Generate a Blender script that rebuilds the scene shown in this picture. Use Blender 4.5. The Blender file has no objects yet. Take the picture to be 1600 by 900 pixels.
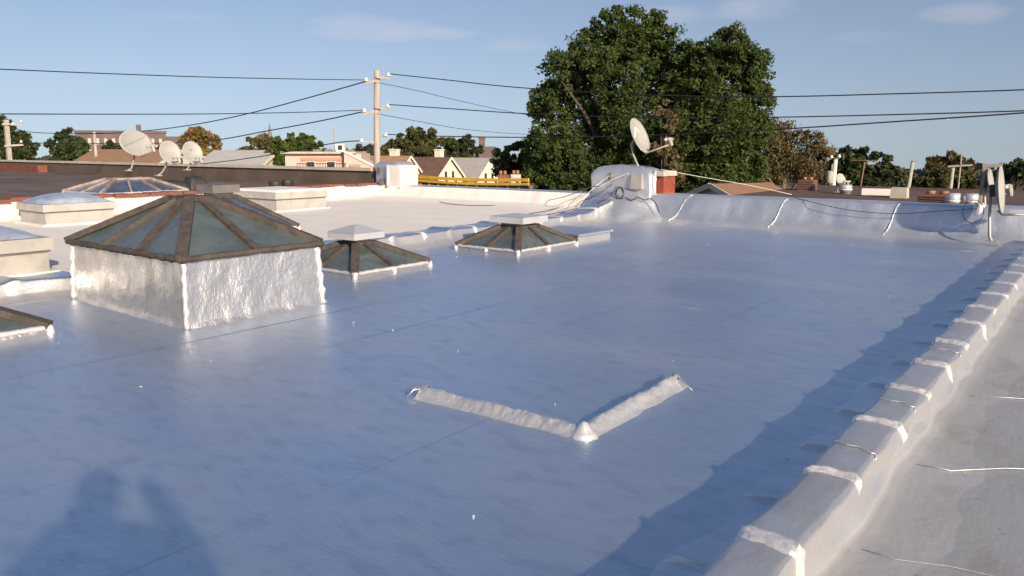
import bpy, math, random
import numpy as np
from mathutils import Vector, noise, Matrix
R = math.radians
scene = bpy.context.scene
col = scene.collection

# ------------------------------------------------------------------ camera, sky, sun, exposure
cam_data = bpy.data.cameras.new('camera')
cam_data.sensor_width = 36.0
cam_data.lens = 27.22
cam_data.clip_start = 0.05
cam_data.clip_end = 6000
cam = bpy.data.objects.new('camera', cam_data)
cam.location = (0, 0, 1.6)
cam.rotation_euler = (R(90 - 10.213), 0, R(37.983))
col.objects.link(cam)
scene.camera = cam

SUN_EL, SUN_AZ = 20.9, 113.7          # azimuth clockwise from +Y
world = bpy.data.worlds.new('World')
scene.world = world
world.use_nodes = True
wn, wl = world.node_tree.nodes, world.node_tree.links
bg = wn['Background']
sky = wn.new('ShaderNodeTexSky')
sky.sky_type = 'NISHITA'
sky.sun_disc = False
sky.sun_elevation = R(SUN_EL)
sky.sun_rotation = R(SUN_AZ)
sky.altitude = 20
sky.air_density = 1.0
sky.dust_density = 2.4
sky.ozone_density = 2.2
bg.inputs[1].default_value = 0.122

def wmath(op, a, b=None, clamp=False):
    n = wn.new('ShaderNodeMath'); n.operation = op; n.use_clamp = clamp
    for i, v in enumerate((a, b)):
        if v is None: continue
        if isinstance(v, (int, float)): n.inputs[i].default_value = v
        else: wl.new(v, n.inputs[i])
    return n.outputs[0]

tc = wn.new('ShaderNodeTexCoord')
sx = wn.new('ShaderNodeSeparateXYZ'); wl.new(tc.outputs['Generated'], sx.inputs[0])
az = wmath('ARCTAN2', sx.outputs[0], sx.outputs[1])
el = wmath('ARCSINE', sx.outputs[2])
cn = wn.new('ShaderNodeTexNoise'); cn.inputs['Scale'].default_value = 9; cn.inputs['Detail'].default_value = 6
cmap = wn.new('ShaderNodeMapping'); cmap.inputs['Scale'].default_value = (1, 1, 3.2)
wl.new(tc.outputs['Generated'], cmap.inputs[0]); wl.new(cmap.outputs[0], cn.inputs['Vector'])
cnoise = wmath('SUBTRACT', cn.outputs[0], 0.5)
total = None
# (azimuth, elevation, half width, half height, strength): small fair-weather clouds, all round the sky
clouds = [(-47.3, 8.25, 4.4, 1.1, 1.0), (-43.2, 8.0, 3.2, .5, .8), (-21.0, 9.2, 3.2, .9, .8), (-26.5, 9.0, 2.6, .8, .5), (-8.5, 8.2, 2.6, .8, .7), (-68, 9.8, 3.0, .6, .7),
          (-72, 10.2, 2.0, .5, .5), (-37.5, 7.2, 2.6, .5, .4), (-60, 8.4, 4, .35, .35), (-14, 7.0, 3, .5, .3), (10, 9, 5, 1.1, .7), (35, 10, 4, 1, .7), (-95, 9, 5, 1.1, .8),
          (-125, 11, 4, 1, .6), (70, 9, 5, 1, .6), (150, 10, 5, 1.1, .7), (-160, 9, 4, .9, .6), (-30, 24, 7, 2.5, .6), (-85, 28, 6, 2.5, .6), (60, 30, 7, 3, .5), (170, 30, 7, 3, .5)]
for a0, e0, wa, we, st in clouds:
    da = wmath('DIVIDE', wmath('SUBTRACT', az, R(a0)), R(wa))
    de = wmath('DIVIDE', wmath('SUBTRACT', el, R(e0)), R(we))
    d = wmath('ADD', wmath('MULTIPLY', da, da), wmath('MULTIPLY', de, de))
    m = wmath('SUBTRACT', wmath('ADD', 0.95, wmath('MULTIPLY', cnoise, 3.4)), d)
    m = wmath('MULTIPLY', wmath('MULTIPLY', m, 0.55, True), st)
    total = m if total is None else wmath('MAXIMUM', total, m)
total = wmath('MULTIPLY', total, 0.58)
# a clear, slightly hazy evening: the band next to the horizon is as blue as the sky a few degrees higher
lift = wn.new('ShaderNodeCombineXYZ'); wl.new(sx.outputs[0], lift.inputs[0]); wl.new(sx.outputs[1], lift.inputs[1])
wl.new(wmath('ADD', wmath('MAXIMUM', sx.outputs[2], 0.0), 0.11), lift.inputs[2])
wl.new(lift.outputs[0], sky.inputs['Vector']) if 'Vector' in sky.inputs else None
tint = wn.new('ShaderNodeMixRGB'); tint.blend_type = 'MULTIPLY'; tint.inputs[0].default_value = 1; tint.inputs[2].default_value = (1.06, .99, 1.0, 1)
wl.new(sky.outputs[0], tint.inputs[1])
hz = wn.new('ShaderNodeMapRange'); hz.inputs[1].default_value = .02; hz.inputs[2].default_value = .45; hz.inputs[3].default_value = .78; hz.inputs[4].default_value = 1.05
wl.new(sx.outputs[2], hz.inputs[0])
hsv = wn.new('ShaderNodeHueSaturation'); wl.new(hz.outputs[0], hsv.inputs['Saturation']); wl.new(tint.outputs[0], hsv.inputs['Color'])
cmix = wn.new('ShaderNodeMixRGB')
wl.new(total, cmix.inputs[0]); wl.new(hsv.outputs[0], cmix.inputs[1]); cmix.inputs[2].default_value = (5.3, 5.0, 5.35, 1)
wl.new(cmix.outputs[0], bg.inputs[0])

sun_data = bpy.data.lights.new('sun', 'SUN')
sun_data.energy = 5.0
sun_data.angle = R(1.0)
sun_data.color = (1.0, 0.83, 0.63)
sun = bpy.data.objects.new('sun', sun_data)
sd = Vector((math.sin(R(SUN_AZ)) * math.cos(R(SUN_EL)), math.cos(R(SUN_AZ)) * math.cos(R(SUN_EL)), math.sin(R(SUN_EL))))
sun.rotation_euler = sd.to_track_quat('Z', 'Y').to_euler()
sun.location = (20, -10, 20)
col.objects.link(sun)

vs = scene.view_settings
vs.view_transform = 'Standard'; vs.look = 'None'; vs.exposure = 0.2; vs.gamma = 1.0; vs.use_curve_mapping = False
scene.cycles.max_bounces = 6
scene.cycles.caustics_reflective = False
scene.cycles.caustics_refractive = False

# ------------------------------------------------------------------ materials
MT = {}
def pm(name, c1, rough=.6, metal=0., c2=None, vscale=2., vdetail=5, stretch=(1, 1, 1), bump=0., bscale=20., bdist=.01,
       bump2=0., bscale2=4., bdist2=.02, rough2=None, spec=.5, contrast=(.35, .65), c3=None, c3scale=8., c3range=(.62, .7), c3amt=1., rot=0.):
    m = bpy.data.materials.new(name); m.use_nodes = True
    nt = m.node_tree; N, L = nt.nodes, nt.links
    b = N['Principled BSDF']
    b.inputs['Base Color'].default_value = (*c1, 1); b.inputs['Roughness'].default_value = rough
    b.inputs['Metallic'].default_value = metal; b.inputs['Specular IOR Level'].default_value = spec
    geo = N.new('ShaderNodeNewGeometry')
    mp = N.new('ShaderNodeMapping'); mp.inputs['Scale'].default_value = stretch; mp.inputs['Rotation'].default_value = (0, 0, rot)
    L.new(geo.outputs['Position'], mp.inputs[0])
    if c2 is not None:
        n = N.new('ShaderNodeTexNoise'); n.inputs['Scale'].default_value = vscale; n.inputs['Detail'].default_value = vdetail
        L.new(mp.outputs[0], n.inputs['Vector'])
        r = N.new('ShaderNodeMapRange'); r.inputs[1].default_value = contrast[0]; r.inputs[2].default_value = contrast[1]
        L.new(n.outputs[0], r.inputs[0])
        x = N.new('ShaderNodeMixRGB'); L.new(r.outputs[0], x.inputs[0])
        x.inputs[1].default_value = (*c1, 1); x.inputs[2].default_value = (*c2, 1)
        out = x.outputs[0]
        if c3 is not None:
            n3 = N.new('ShaderNodeTexNoise'); n3.inputs['Scale'].default_value = c3scale; n3.inputs['Detail'].default_value = 6
            L.new(mp.outputs[0], n3.inputs['Vector'])
            r3 = N.new('ShaderNodeMapRange'); r3.inputs[1].default_value = c3range[0]; r3.inputs[2].default_value = c3range[1]; r3.inputs[4].default_value = c3amt
            L.new(n3.outputs[0], r3.inputs[0])
            x3 = N.new('ShaderNodeMixRGB'); L.new(r3.outputs[0], x3.inputs[0]); L.new(out, x3.inputs[1]); x3.inputs[2].default_value = (*c3, 1)
            out = x3.outputs[0]
        L.new(out, b.inputs['Base Color'])
        if rough2 is not None:
            q = N.new('ShaderNodeMapRange'); q.inputs[3].default_value = rough; q.inputs[4].default_value = rough2
            L.new(r.outputs[0], q.inputs[0]); L.new(q.outputs[0], b.inputs['Roughness'])
    prev = None
    for s, sc_, d in ((bump, bscale, bdist), (bump2, bscale2, bdist2)):
        if s <= 0: continue
        n = N.new('ShaderNodeTexNoise'); n.inputs['Scale'].default_value = sc_; n.inputs['Detail'].default_value = 4
        L.new(mp.outputs[0], n.inputs['Vector'])
        bn = N.new('ShaderNodeBump'); bn.inputs['Strength'].default_value = s; bn.inputs['Distance'].default_value = d
        L.new(n.outputs[0], bn.inputs['Height'])
        if prev: L.new(prev, bn.inputs['Normal'])
        prev = bn.outputs[0]
    if prev: L.new(prev, b.inputs['Normal'])
    MT[name] = m
    return m

pm('roof_silver', (.60, .685, .82), .36, .91, c2=(.68, .73, .80), vscale=.42, rough2=.46, stretch=(1, 2.4, 1), rot=.66, bump=.45, bscale=22, bdist=.005,
   bump2=.4, bscale2=2.2, bdist2=.02, contrast=(.3, .7), c3=(.38, .44, .56), c3scale=4.5, c3range=(.50, .80), c3amt=.5)
pm('silver_flashing', (.70, .69, .685), .24, .8, c2=(.58, .57, .57), vscale=5, rough2=.42, stretch=(1, 1, .6), bump=.55, bscale=24, bdist=.014, bump2=.6, bscale2=70, bdist2=.006)
pm('silver_curb', (.64, .64, .645), .33, .68, c2=(.54, .54, .545), vscale=5, rough2=.48, bump=.45, bscale=26, bdist=.007, bump2=.2, bscale2=5, bdist2=.02)
pm('silver_strap', (.86, .845, .825), .25, .5, c2=(.74, .73, .715), vscale=9, rough2=.42, bump=.45, bscale=70, bdist=.006, bump2=.3, bscale2=16, bdist2=.012)
pm('silver_parapet', (.68, .715, .78), .34, .68, c2=(.57, .605, .67), vscale=2.5, rough2=.46, bump=.4, bscale=16, bdist=.010, bump2=.5, bscale2=2.6, bdist2=.06)
pm('silver_weathered', (.50, .50, .505), .48, .4, c2=(.42, .42, .425), vscale=1.6, rough2=.6, bump=.4, bscale=30, bdist=.006, stretch=(1, .7, 1),
   c3=(.34, .28, .22), c3scale=3.0, c3range=(.58, .76), c3amt=.7, bump2=.3, bscale2=4, bdist2=.02)
pm('white_roof', (.86, .81, .755), .75, .0, c2=(.80, .75, .70), vscale=.9, bump=.3, bscale=30, bdist=.006, stretch=(1, 1.5, 1), c3=(.6, .55, .5), c3scale=4, c3range=(.62, .78), c3amt=.5)
pm('white_wall', (.74, .71, .66), .7, 0, c2=(.62, .59, .54), vscale=3, bump=.5, bscale=14, bdist=.02)
pm('cream_metal', (.43, .42, .39), .5, 0, c2=(.36, .352, .328), vscale=3, c3=(.27, .25, .22), c3scale=6, c3range=(.6, .75), c3amt=.5)
pm('brown_roof', (.105, .074, .056), .85, 0, c2=(.15, .112, .088), vscale=.35, bump=.3, bscale=12, bdist=.01, stretch=(1, 2, 1), c3=(.055, .04, .034), c3scale=.5, c3range=(.55, .65), c3amt=.8)
pm('brown_wall', (.13, .098, .078), .85, 0, c2=(.09, .066, .052), vscale=1.2, bump=.3, bscale=15)
pm('red_coping', (.24, .075, .045), .7, 0, c2=(.15, .055, .04), vscale=4, bump=.4, bscale=20)
pm('cream_coping', (.5, .46, .38), .7, 0, c2=(.42, .38, .31), vscale=2)
pm('tar_frame', (.05, .041, .035), .8, 0, c2=(.088, .073, .062), vscale=10, bump=.8, bscale=45, bdist=.012)
pm('rust_bar', (.24, .15, .115), .7, 0, c2=(.4, .34, .31), vscale=6)
pm('silver_pipe', (.80, .795, .785), .26, .6, c2=(.66, .66, .655), vscale=12, rough2=.45, bump=.6, bscale=36, bdist=.010, bump2=.3, bscale2=90, bdist2=.004)
pm('cap_silver', (.66, .67, .69), .35, .45, c2=(.6, .61, .63), vscale=5)
pm('cap_dark', (.16, .15, .14), .55, .3, c2=(.22, .2, .19), vscale=5)
pm('dish_grey', (.37, .37, .345), .5, 0, c2=(.33, .33, .31), vscale=6)
pm('dish_metal', (.40, .385, .36), .5, .2)
pm('mark_grey', (.22, .23, .25), .6); pm('mark_white', (.85, .85, .85), .5)
pm('dark_metal', (.05, .05, .05), .6, .3)
pm('black_rubber', (.02, .02, .022), .5)
pm('white_plastic', (.75, .74, .70), .45)
pm('pole_wood', (.43, .38, .325), .85, 0, c2=(.33, .29, .245), vscale=4, stretch=(1, 1, .15), bump=.4, bscale=30)
pm('pole_grey', (.40, .37, .33), .8, 0, c2=(.33, .31, .28), vscale=3)
pm('porcelain', (.7, .66, .6), .3); pm('brown_porcelain', (.2, .11, .07), .3)
pm('yellow_steel', (.72, .43, .035), .5, 0, c2=(.6, .34, .03), vscale=3)
pm('bare_wood', (.2, .13, .08), .8, 0, c2=(.15, .1, .06), vscale=4)
pm('red_paint', (.33, .07, .04), .7, 0, c2=(.24, .055, .035), vscale=9, bump=.5, bscale=25)
pm('brick_dark', (.16, .07, .05), .85, 0, c2=(.22, .1, .07), vscale=12)
pm('terracotta', (.36, .15, .08), .7)
pm('house_white', (.72, .67, .58), .7, 0, c2=(.66, .61, .52), vscale=.6)
pm('house_pink', (.62, .45, .39), .7, 0, c2=(.57, .41, .36), vscale=.6)
pm('shingle_brown', (.15, .085, .062), .85, 0, c2=(.11, .065, .05), vscale=2)
pm('shingle_grey', (.37, .36, .34), .85, 0, c2=(.32, .31, .29), vscale=2)
pm('shingle_pale', (.44, .44, .43), .85, 0, c2=(.39, .39, .38), vscale=1)
pm('shingle_tan', (.36, .22, .13), .85, 0, c2=(.30, .18, .11), vscale=2)
pm('shingle_orange', (.30, .175, .105), .85, 0, c2=(.25, .15, .095), vscale=2)
pm('far_brick', (.15, .105, .105), .85, 0, c2=(.11, .085, .085), vscale=.3)
pm('window_dark', (.03, .035, .04), .15)
pm('awning_red', (.46, .24, .19), .7)
pm('bark', (.10, .075, .055), .9, 0, c2=(.06, .045, .035), vscale=5, bump=.5, bscale=12)
pm('bark_pale', (.22, .17, .13), .9, 0, c2=(.16, .12, .09), vscale=5)
pm('ground', (.09, .10, .06), .9, 0, c2=(.12, .11, .09), vscale=.05)
pm('asphalt', (.05, .05, .052), .9, 0, c2=(.065, .065, .065), vscale=.5)
pm('roof_red_brown', (.13, .08, .06), .85, 0, c2=(.09, .06, .048), vscale=.5, bump=.2, bscale=10)
pm('jacket', (.05, .06, .09), .85); pm('skin', (.5, .33, .25), .6); pm('hair', (.03, .02, .015), .7)

def glass(name, c, rough=.22):
    m = pm(name, c, rough, 0, c2=tuple(v * 1.5 for v in c), vscale=3.5, spec=.6, rough2=rough * 1.8, c3=(.14, .15, .145), c3scale=9, c3range=(.6, .75), c3amt=.5)
    m.node_tree.nodes['Principled BSDF'].inputs['Coat Weight'].default_value = .3
    return m
glass('wired_glass', (.068, .086, .088), .2); glass('blue_glass', (.05, .065, .10), .12); glass('dome_plastic', (.26, .30, .38), .2)

def leafmat(name, a, b, c, trans=.3):
    m = bpy.data.materials.new(name); m.use_nodes = True
    N, L = m.node_tree.nodes, m.node_tree.links
    p = N['Principled BSDF']; p.inputs['Roughness'].default_value = .6; p.inputs['Specular IOR Level'].default_value = .25
    g = N.new('ShaderNodeNewGeometry')
    n = N.new('ShaderNodeTexNoise'); n.inputs['Scale'].default_value = .55; n.inputs['Detail'].default_value = 3
    L.new(g.outputs['Position'], n.inputs['Vector'])
    r = N.new('ShaderNodeMapRange'); r.inputs[1].default_value = .38; r.inputs[2].default_value = .64; L.new(n.outputs[0], r.inputs[0])
    x = N.new('ShaderNodeMixRGB'); L.new(r.outputs[0], x.inputs[0]); x.inputs[1].default_value = (*a, 1); x.inputs[2].default_value = (*b, 1)
    q = N.new('ShaderNodeMapRange'); q.inputs[1].default_value = .55; q.inputs[2].default_value = 1; L.new(g.outputs['Random Per Island'], q.inputs[0])
    y = N.new('ShaderNodeMixRGB'); L.new(q.outputs[0], y.inputs[0]); L.new(x.outputs[0], y.inputs[1]); y.inputs[2].default_value = (*c, 1)
    L.new(y.outputs[0], p.inputs['Base Color'])
    t = N.new('ShaderNodeBsdfTranslucent'); L.new(y.outputs[0], t.inputs[0])
    mx = N.new('ShaderNodeMixShader'); mx.inputs[0].default_value = trans
    L.new(p.outputs[0], mx.inputs[1]); L.new(t.outputs[0], mx.inputs[2]); L.new(mx.outputs[0], N['Material Output'].inputs[0])
    MT[name] = m
leafmat('leaf_big', (.056, .094, .024), (.10, .142, .036), (.125, .155, .05), .45)
leafmat('leaf_dark', (.034, .055, .02), (.06, .085, .028), (.08, .095, .036), .35)
leafmat('leaf_bright', (.05, .085, .016), (.085, .12, .022), (.11, .14, .035))
leafmat('leaf_olive', (.055, .07, .022), (.10, .105, .035), (.12, .12, .05))
leafmat('leaf_ochre', (.17, .115, .04), (.26, .18, .06), (.32, .24, .10))
leafmat('leaf_brown', (.13, .115, .05), (.18, .145, .062), (.20, .145, .075), .35)
leafmat('leaf_far', (.05, .058, .045), (.07, .072, .055), (.08, .075, .06), .1)

# ------------------------------------------------------------------ mesh helpers
class MB:
    def __init__(s): s.v = []; s.f = []
    def quad(s, *p):
        i = len(s.v); s.v += [tuple(q) for q in p]; s.f.append(tuple(range(i, i + len(p)))); return s
    def box(s, x0, x1, y0, y1, z0, z1, taper=0.):
        i = len(s.v); t = taper
        s.v += [(x0, y0, z0), (x1, y0, z0), (x1, y1, z0), (x0, y1, z0), (x0 + t, y0 + t, z1), (x1 - t, y0 + t, z1), (x1 - t, y1 - t, z1), (x0 + t, y1 - t, z1)]
        s.f += [tuple(i + k for k in q) for q in ((3, 2, 1, 0), (4, 5, 6, 7), (0, 1, 5, 4), (1, 2, 6, 5), (2, 3, 7, 6), (3, 0, 4, 7))]
        return s
    def hexa(s, p):               # eight corners: bottom ring, top ring
        i = len(s.v); s.v += [tuple(q) for q in p]
        s.f += [tuple(i + k for k in q) for q in ((3, 2, 1, 0), (4, 5, 6, 7), (0, 1, 5, 4), (1, 2, 6, 5), (2, 3, 7, 6), (3, 0, 4, 7))]
        return s
    def bar(s, a, b, w, h, up=(0, 0, 1)):     # rectangular bar from a to b
        a, b = Vector(a), Vector(b); d = (b - a).normalized(); up = Vector(up)
        r = d.cross(up)
        if r.length < 1e-4: r = d.cross(Vector((1, 0, 0)))
        r.normalize(); u = r.cross(d)
        r *= w / 2; u *= h / 2
        return s.hexa([a - r - u, a + r - u, b + r - u, b - r - u, a - r + u, a + r + u, b + r + u, b - r + u])
    def tube(s, path, rad, n=8, cap=True):
        P = [Vector(p) for p in path]
        if not isinstance(rad, (list, tuple)): rad = [rad] * len(P)
        i0 = len(s.v); prevr = None
        for k, p in enumerate(P):
            d = (P[min(k + 1, len(P) - 1)] - P[max(k - 1, 0)]).normalized()
            r = prevr if prevr is not None else d.orthogonal()
            r = (r - d * r.dot(d))
            r = r.normalized() if r.length > 1e-5 else d.orthogonal().normalized()
            prevr = r; u = d.cross(r)
            for j in range(n):
                a = 2 * math.pi * j / n
                s.v.append(tuple(p + (r * math.cos(a) + u * math.sin(a)) * rad[k]))
        for k in range(len(P) - 1):
            for j in range(n):
                a, b = i0 + k * n + j, i0 + k * n + (j + 1) % n
                s.f.append((a, b, b + n, a + n))
        if cap:
            s.f.append(tuple(i0 + j for j in reversed(range(n)))); e = i0 + (len(P) - 1) * n
            s.f.append(tuple(e + j for j in range(n)))
        return s
    def lathe(s, c, prof, n=16):   # prof: (radius, z)
        i0 = len(s.v)
        for r, z in prof:
            for j in range(n):
                a = 2 * math.pi * j / n; s.v.append((c[0] + r * math.cos(a), c[1] + r * math.sin(a), c[2] + z))
        for k in range(len(prof) - 1):
            for j in range(n):
                a, b = i0 + k * n + j, i0 + k * n + (j + 1) % n
                s.f.append((a, b, b + n, a + n))
        s.f.append(tuple(i0 + j for j in reversed(range(n)))); e = i0 + (len(prof) - 1) * n
        s.f.append(tuple(e + j for j in range(n)))
        return s
    def grid(s, nu, nv, fn):
        i0 = len(s.v)
        for a in range(nu):
            for b in range(nv): s.v.append(tuple(fn(a / (nu - 1), b / (nv - 1))))
        for a in range(nu - 1):
            for b in range(nv - 1):
                k = i0 + a * nv + b; s.f.append((k, k + nv, k + nv + 1, k + 1))
        return s
    def build(s, name, mat, parent=None, smooth=False, local=False):
        me = bpy.data.meshes.new(name)
        if parent is not None:
            o0 = ORG.get(parent.name, (0, 0, 0)) if not local else (0, 0, 0)
        else:
            xs, ys, zs = zip(*s.v); o0 = ((min(xs) + max(xs)) / 2, (min(ys) + max(ys)) / 2, min(zs))
        me.from_pydata([(x - o0[0], y - o0[1], z - o0[2]) for x, y, z in s.v], [], s.f)
        me.materials.append(MT[mat])
        if smooth: me.shade_smooth()
        ob = bpy.data.objects.new(name, me); col.objects.link(ob)
        if parent is not None: ob.parent = parent; ORG[ob.name] = o0
        else: ob.location = o0; ORG[ob.name] = o0
        return ob
ORG = {}
def tag(o, label, cat, group=None):
    o['label'] = label; o['category'] = cat
    if group: o['group'] = group
    return o
def structure(o): o['kind'] = 'structure'; return o
def stuff(o): o['kind'] = 'stuff'; return o
def thing(name, loc, label, cat, group=None, rot=0.):
    e = bpy.data.objects.new(name, None); e.empty_display_size = .2; col.objects.link(e)
    e.location = loc; e.rotation_euler = (0, 0, rot); ORG[e.name] = tuple(loc)
    return tag(e, label, cat, group)
def nz(x, y, z, s): return noise.noise(Vector((x * s, y * s, z * s)))
def sm(a, b, t):
    t = max(0, min(1, (t - a) / (b - a))); return t * t * (3 - 2 * t)
rnd = random.Random(7)

GROUND = -5.0
# ------------------------------------------------------------------ setting: ground, roofs
def ground_z(x, y):                    # the land falls away gently beyond the street
    d = max(0, math.hypot(x, y) - 55); a = math.degrees(math.atan2(x, y))
    return GROUND - d * (.008 + .014 * sm(-45, -15, a))
def gfn(u, v):
    a = u * 2 * math.pi + 2.6; d = 3000 * v ** 2.6
    x, y = d * math.sin(a), d * math.cos(a)
    return (x, y, ground_z(x, y))
m = MB().grid(73, 40, gfn)
structure(m.build('ground', 'ground'))
m = MB(); m.box(-220, 220, 17.4, 20.8, GROUND - .2, GROUND + .012)
structure(m.build('road', 'asphalt'))

# main roof: the body of the building, with the coated deck laid in long lapped sheets
m = MB(); m.box(-9.35, -.62, -3.0, 16.2, GROUND, -.03)
roof = structure(m.build('roof', 'roof_silver'))
edges = [-9.3, -8.25, -7.22, -6.12, -5.06, -3.98, -2.9, -1.83, -.66]
for k in range(8):
    xa, xb = edges[k], edges[k + 1] + .07
    m = MB()
    ny = 190
    def fn(u, v, xa=xa, xb=xb, k=k):
        x = xa + (xb - xa) * v; y = -3.0 + 19.1 * u
        wob = nz(x, y, 1, .35) * .012 + nz(x, y, 5, 1.6) * .0022
        lap = (.0004 + .0022 * sm(-.15, .4, nz(k * 7.3, y, 3, .33))) * sm(.70, .93, v) if k < 7 else 0
        edge = .012 * nz(k * 3.1, y, 9, .9) if (v > .99 or v < .01) else 0
        return (x + edge, y, wob + lap - .0003 * (1 - sm(0, .1, v)))
    m.grid(ny, 15, fn)
    for f in range(len(m.f)): m.f[f] = tuple(reversed(m.f[f]))
    m.build('roofing_sheet', 'roof_silver', roof, smooth=True)

# left-hand neighbour: white coated roof
m = MB(); m.box(-17.5, -9.36, -3.0, 16.2, GROUND, .10)
def fn(u, v):
    x = -17.5 + 8.0 * v; y = -3 + 19.1 * u
    return (x, y, .165 + nz(x, y, 2, .3) * .02 + nz(x, y, 4, 1.2) * .004 + .10 * sm(14.6, 16, y) )
m2 = MB().grid(120, 60, fn); m2.f = [tuple(reversed(q)) for q in m2.f]
wr = structure(m.build('neighbour_roof_white', 'white_roof')); m2.build('roof_membrane', 'white_roof', wr, smooth=True)

# farther left: brown tarred roof, a little higher
m = MB(); m.box(-60, -17.6, -3, 16.2, GROUND, .40)
def fn(u, v):
    x = -60 + 42.3 * v; y = -3 + 19.0 * u
    return (x, y, .47 + nz(x, y, 7, .15) * .06)
m2 = MB().grid(40, 60, fn); m2.f = [tuple(reversed(q)) for q in m2.f]
br = structure(m.build('neighbour_roof_brown', 'brown_roof')); m2.build('roof_membrane', 'brown_roof', br, smooth=True)

# right-hand neighbour: weathered silver roof the photographer stands on
m = MB(); m.box(-.60, 8.5, -3.5, 16.2, GROUND, .0)
def fn(u, v):
    x = -.60 + 9.0 * v; y = -3.5 + 19.6 * u
    return (x, y, .05 + nz(x, y, 2, .5) * .012 + nz(x, y, 4, 2.2) * .003)
m2 = MB().grid(200, 100, fn); m2.f = [tuple(reversed(q)) for q in m2.f]
rr = structure(m.build('neighbour_roof_weathered', 'silver_weathered')); m2.build('roof_membrane', 'silver_weathered', rr, smooth=True)

# ------------------------------------------------------------------ right parapet with lapped seams
PROF = [(-1.34, -.012), (-1.20, .008), (-1.06, .022), (-.985, .075), (-.962, .16), (-.952, .212), (-.938, .222), (-.89, .225), (-.82, .224), (-.765, .220),
        (-.748, .212), (-.738, .185), (-.722, .13), (-.70, .085), (-.64, .068), (-.50, .056), (-.22, .034)]
def prof_at(t):
    k = t * (len(PROF) - 1); i = min(int(k), len(PROF) - 2); f = k - i
    return (PROF[i][0] + (PROF[i + 1][0] - PROF[i][0]) * f, PROF[i][1] + (PROF[i + 1][1] - PROF[i][1]) * f)
par = thing('parapet_wall', (-.85, 6.3, 0), 'long low silver-coated parapet with ribbed seams along the right of the blue roof', 'parapet', 'roof edge walls')
def parfn(u, v):
    x, z = prof_at(v); y = -2.8 + 18.2 * u
    k = 1 if .02 < v < .98 else 0
    x += k * (nz(0, y, 0, 1.7) * .011 + nz(x * 3, y, z * 3, 5.5) * .006 + (nz(2, y, z * 4, 3.2) * .022 if v > .62 else 0)); z += k * (nz(x, y, 8, 2.0) * .006 + nz(x * 2, y, 2, 6.5) * .002)
    ph = ((y - 2.57) / .74) % 1.0
    z += k * .006 * math.sin(ph * 2 * math.pi + 1.0) * (1 if .25 < v < .75 else .3)
    return (x, y, z)
for nm_, va, vb, nvv, mt_ in (('inner_face', 0., .30, 13, 'roof_silver'), ('coping', .30, .80, 37, 'silver_curb'), ('outer_fillet', .80, 1., 12, 'silver_weathered')):
    m = MB().grid(700, nvv, lambda u, v: parfn(u, va + (vb - va) * v)); m.f = [tuple(reversed(q)) for q in m.f]
    m.build(nm_, mt_, par, smooth=True)
straps = [-1.9, -1.15, -.4, .35, 1.10, 1.84, 2.57, 3.31, 4.10, 4.80, 5.50, 6.21, 7.0, 7.76, 8.56, 9.35, 10.2, 10.9, 11.6, 12.35, 13.1, 13.85, 14.6]
for i, ys in enumerate(straps):
    rs = random.Random(100 + i); w = .032 + rs.random() * .026
    off = rs.random() * 50
    def sf(u, v, ys=ys, w=w, off=off):
        t = .03 + u * (.74 + .05 * math.sin(off))
        x, z = prof_at(t)
        # outward normal of the profile
        xa, za = prof_at(max(0, t - .01)); xb, zb = prof_at(min(1, t + .01))
        dx, dz = xb - xa, zb - za; l = math.hypot(dx, dz) or 1; nx, nzv = -dz / l, dx / l
        s = v * 2 - 1
        y = ys + s * w * (1 + .55 * nz(off, u * 6, s, 1)) * (1.15 - .45 * sm(.7, 1, u)) + .030 * nz(off + 9, u * 3.5, 0, 1) + .05 * (u - .5) * (u - .5)
        bulge = (.022 * sm(-1, .55, s) * sm(1, .70, s) * (.7 + .7 * abs(nz(off, u * 9, s * 2, 1.)))) * sm(0, .06, u) * sm(1, .88, u) - .004
        bulge += .006 * nz(off + u * 22, s * 3, 4, 1) * (1 - s * s)
        bx, _ = 0, 0
        base = parfn((y + 2.8) / 18.2, t)
        return (base[0] + nx * bulge, y, base[2] + nzv * bulge)
    m = MB().grid(56, 15, sf)
    m.f = [tuple(reversed(q)) for q in m.f]
    m.build('seam_strap', 'silver_strap', par, smooth=True)
# thin cord lying across two of the seams
for k, (ya, yb) in enumerate(((3.72, 3.66), (4.55, 4.50), (5.98, 5.94))):
    m = MB()
    path = []
    for i in range(14):
        t = .36 + .30 * i / 13; y = ya + (yb - ya) * i / 13 + .012 * math.sin(i * 1.3)
        q = parfn((y + 2.8) / 18.2, t); path.append((q[0], q[1], q[2] + .008))
    m.tube(path, .0028, 6)
    m.build('crease', 'silver_strap', par, smooth=True)

# ------------------------------------------------------------------ left low kerb between blue roof and white roof
def kerbfn(u, v):
    pr = [(-8.90, -.006), (-8.95, .02), (-9.0, .07), (-9.025, .13), (-9.045, .195), (-9.08, .212), (-9.3, .215), (-9.5, .21), (-9.56, .19), (-9.62, .15)]
    k = v * (len(pr) - 1); i = min(int(k), len(pr) - 2); f = k - i
    x = pr[i][0] + (pr[i + 1][0] - pr[i][0]) * f; z = pr[i][1] + (pr[i + 1][1] - pr[i][1]) * f
    y = -2.8 + 18.3 * u
    x += nz(0, y, 3, 1.1) * .03 + nz(x, y, z, 4) * .012; z += (nz(x, y, 6, 2.1) * .02 + nz(x, y, 2, 6) * .006) * (0 if v < .02 else 1)
    ph = (y / 1.35 + .2) % 1.0; b = math.exp(-((ph - .5) / .05) ** 2)
    z += b * .035 * sm(.3, .5, v); x += b * .02
    z += .22 * sm(14.0, 15.4, y) * sm(.2, .5, v)
    return (x, y, z)
kb = thing('low_parapet', (-9.25, 6.3, 0), 'low cream-faced kerb with blue-silver top between blue roof and white roof', 'parapet', 'roof edge walls')
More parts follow.
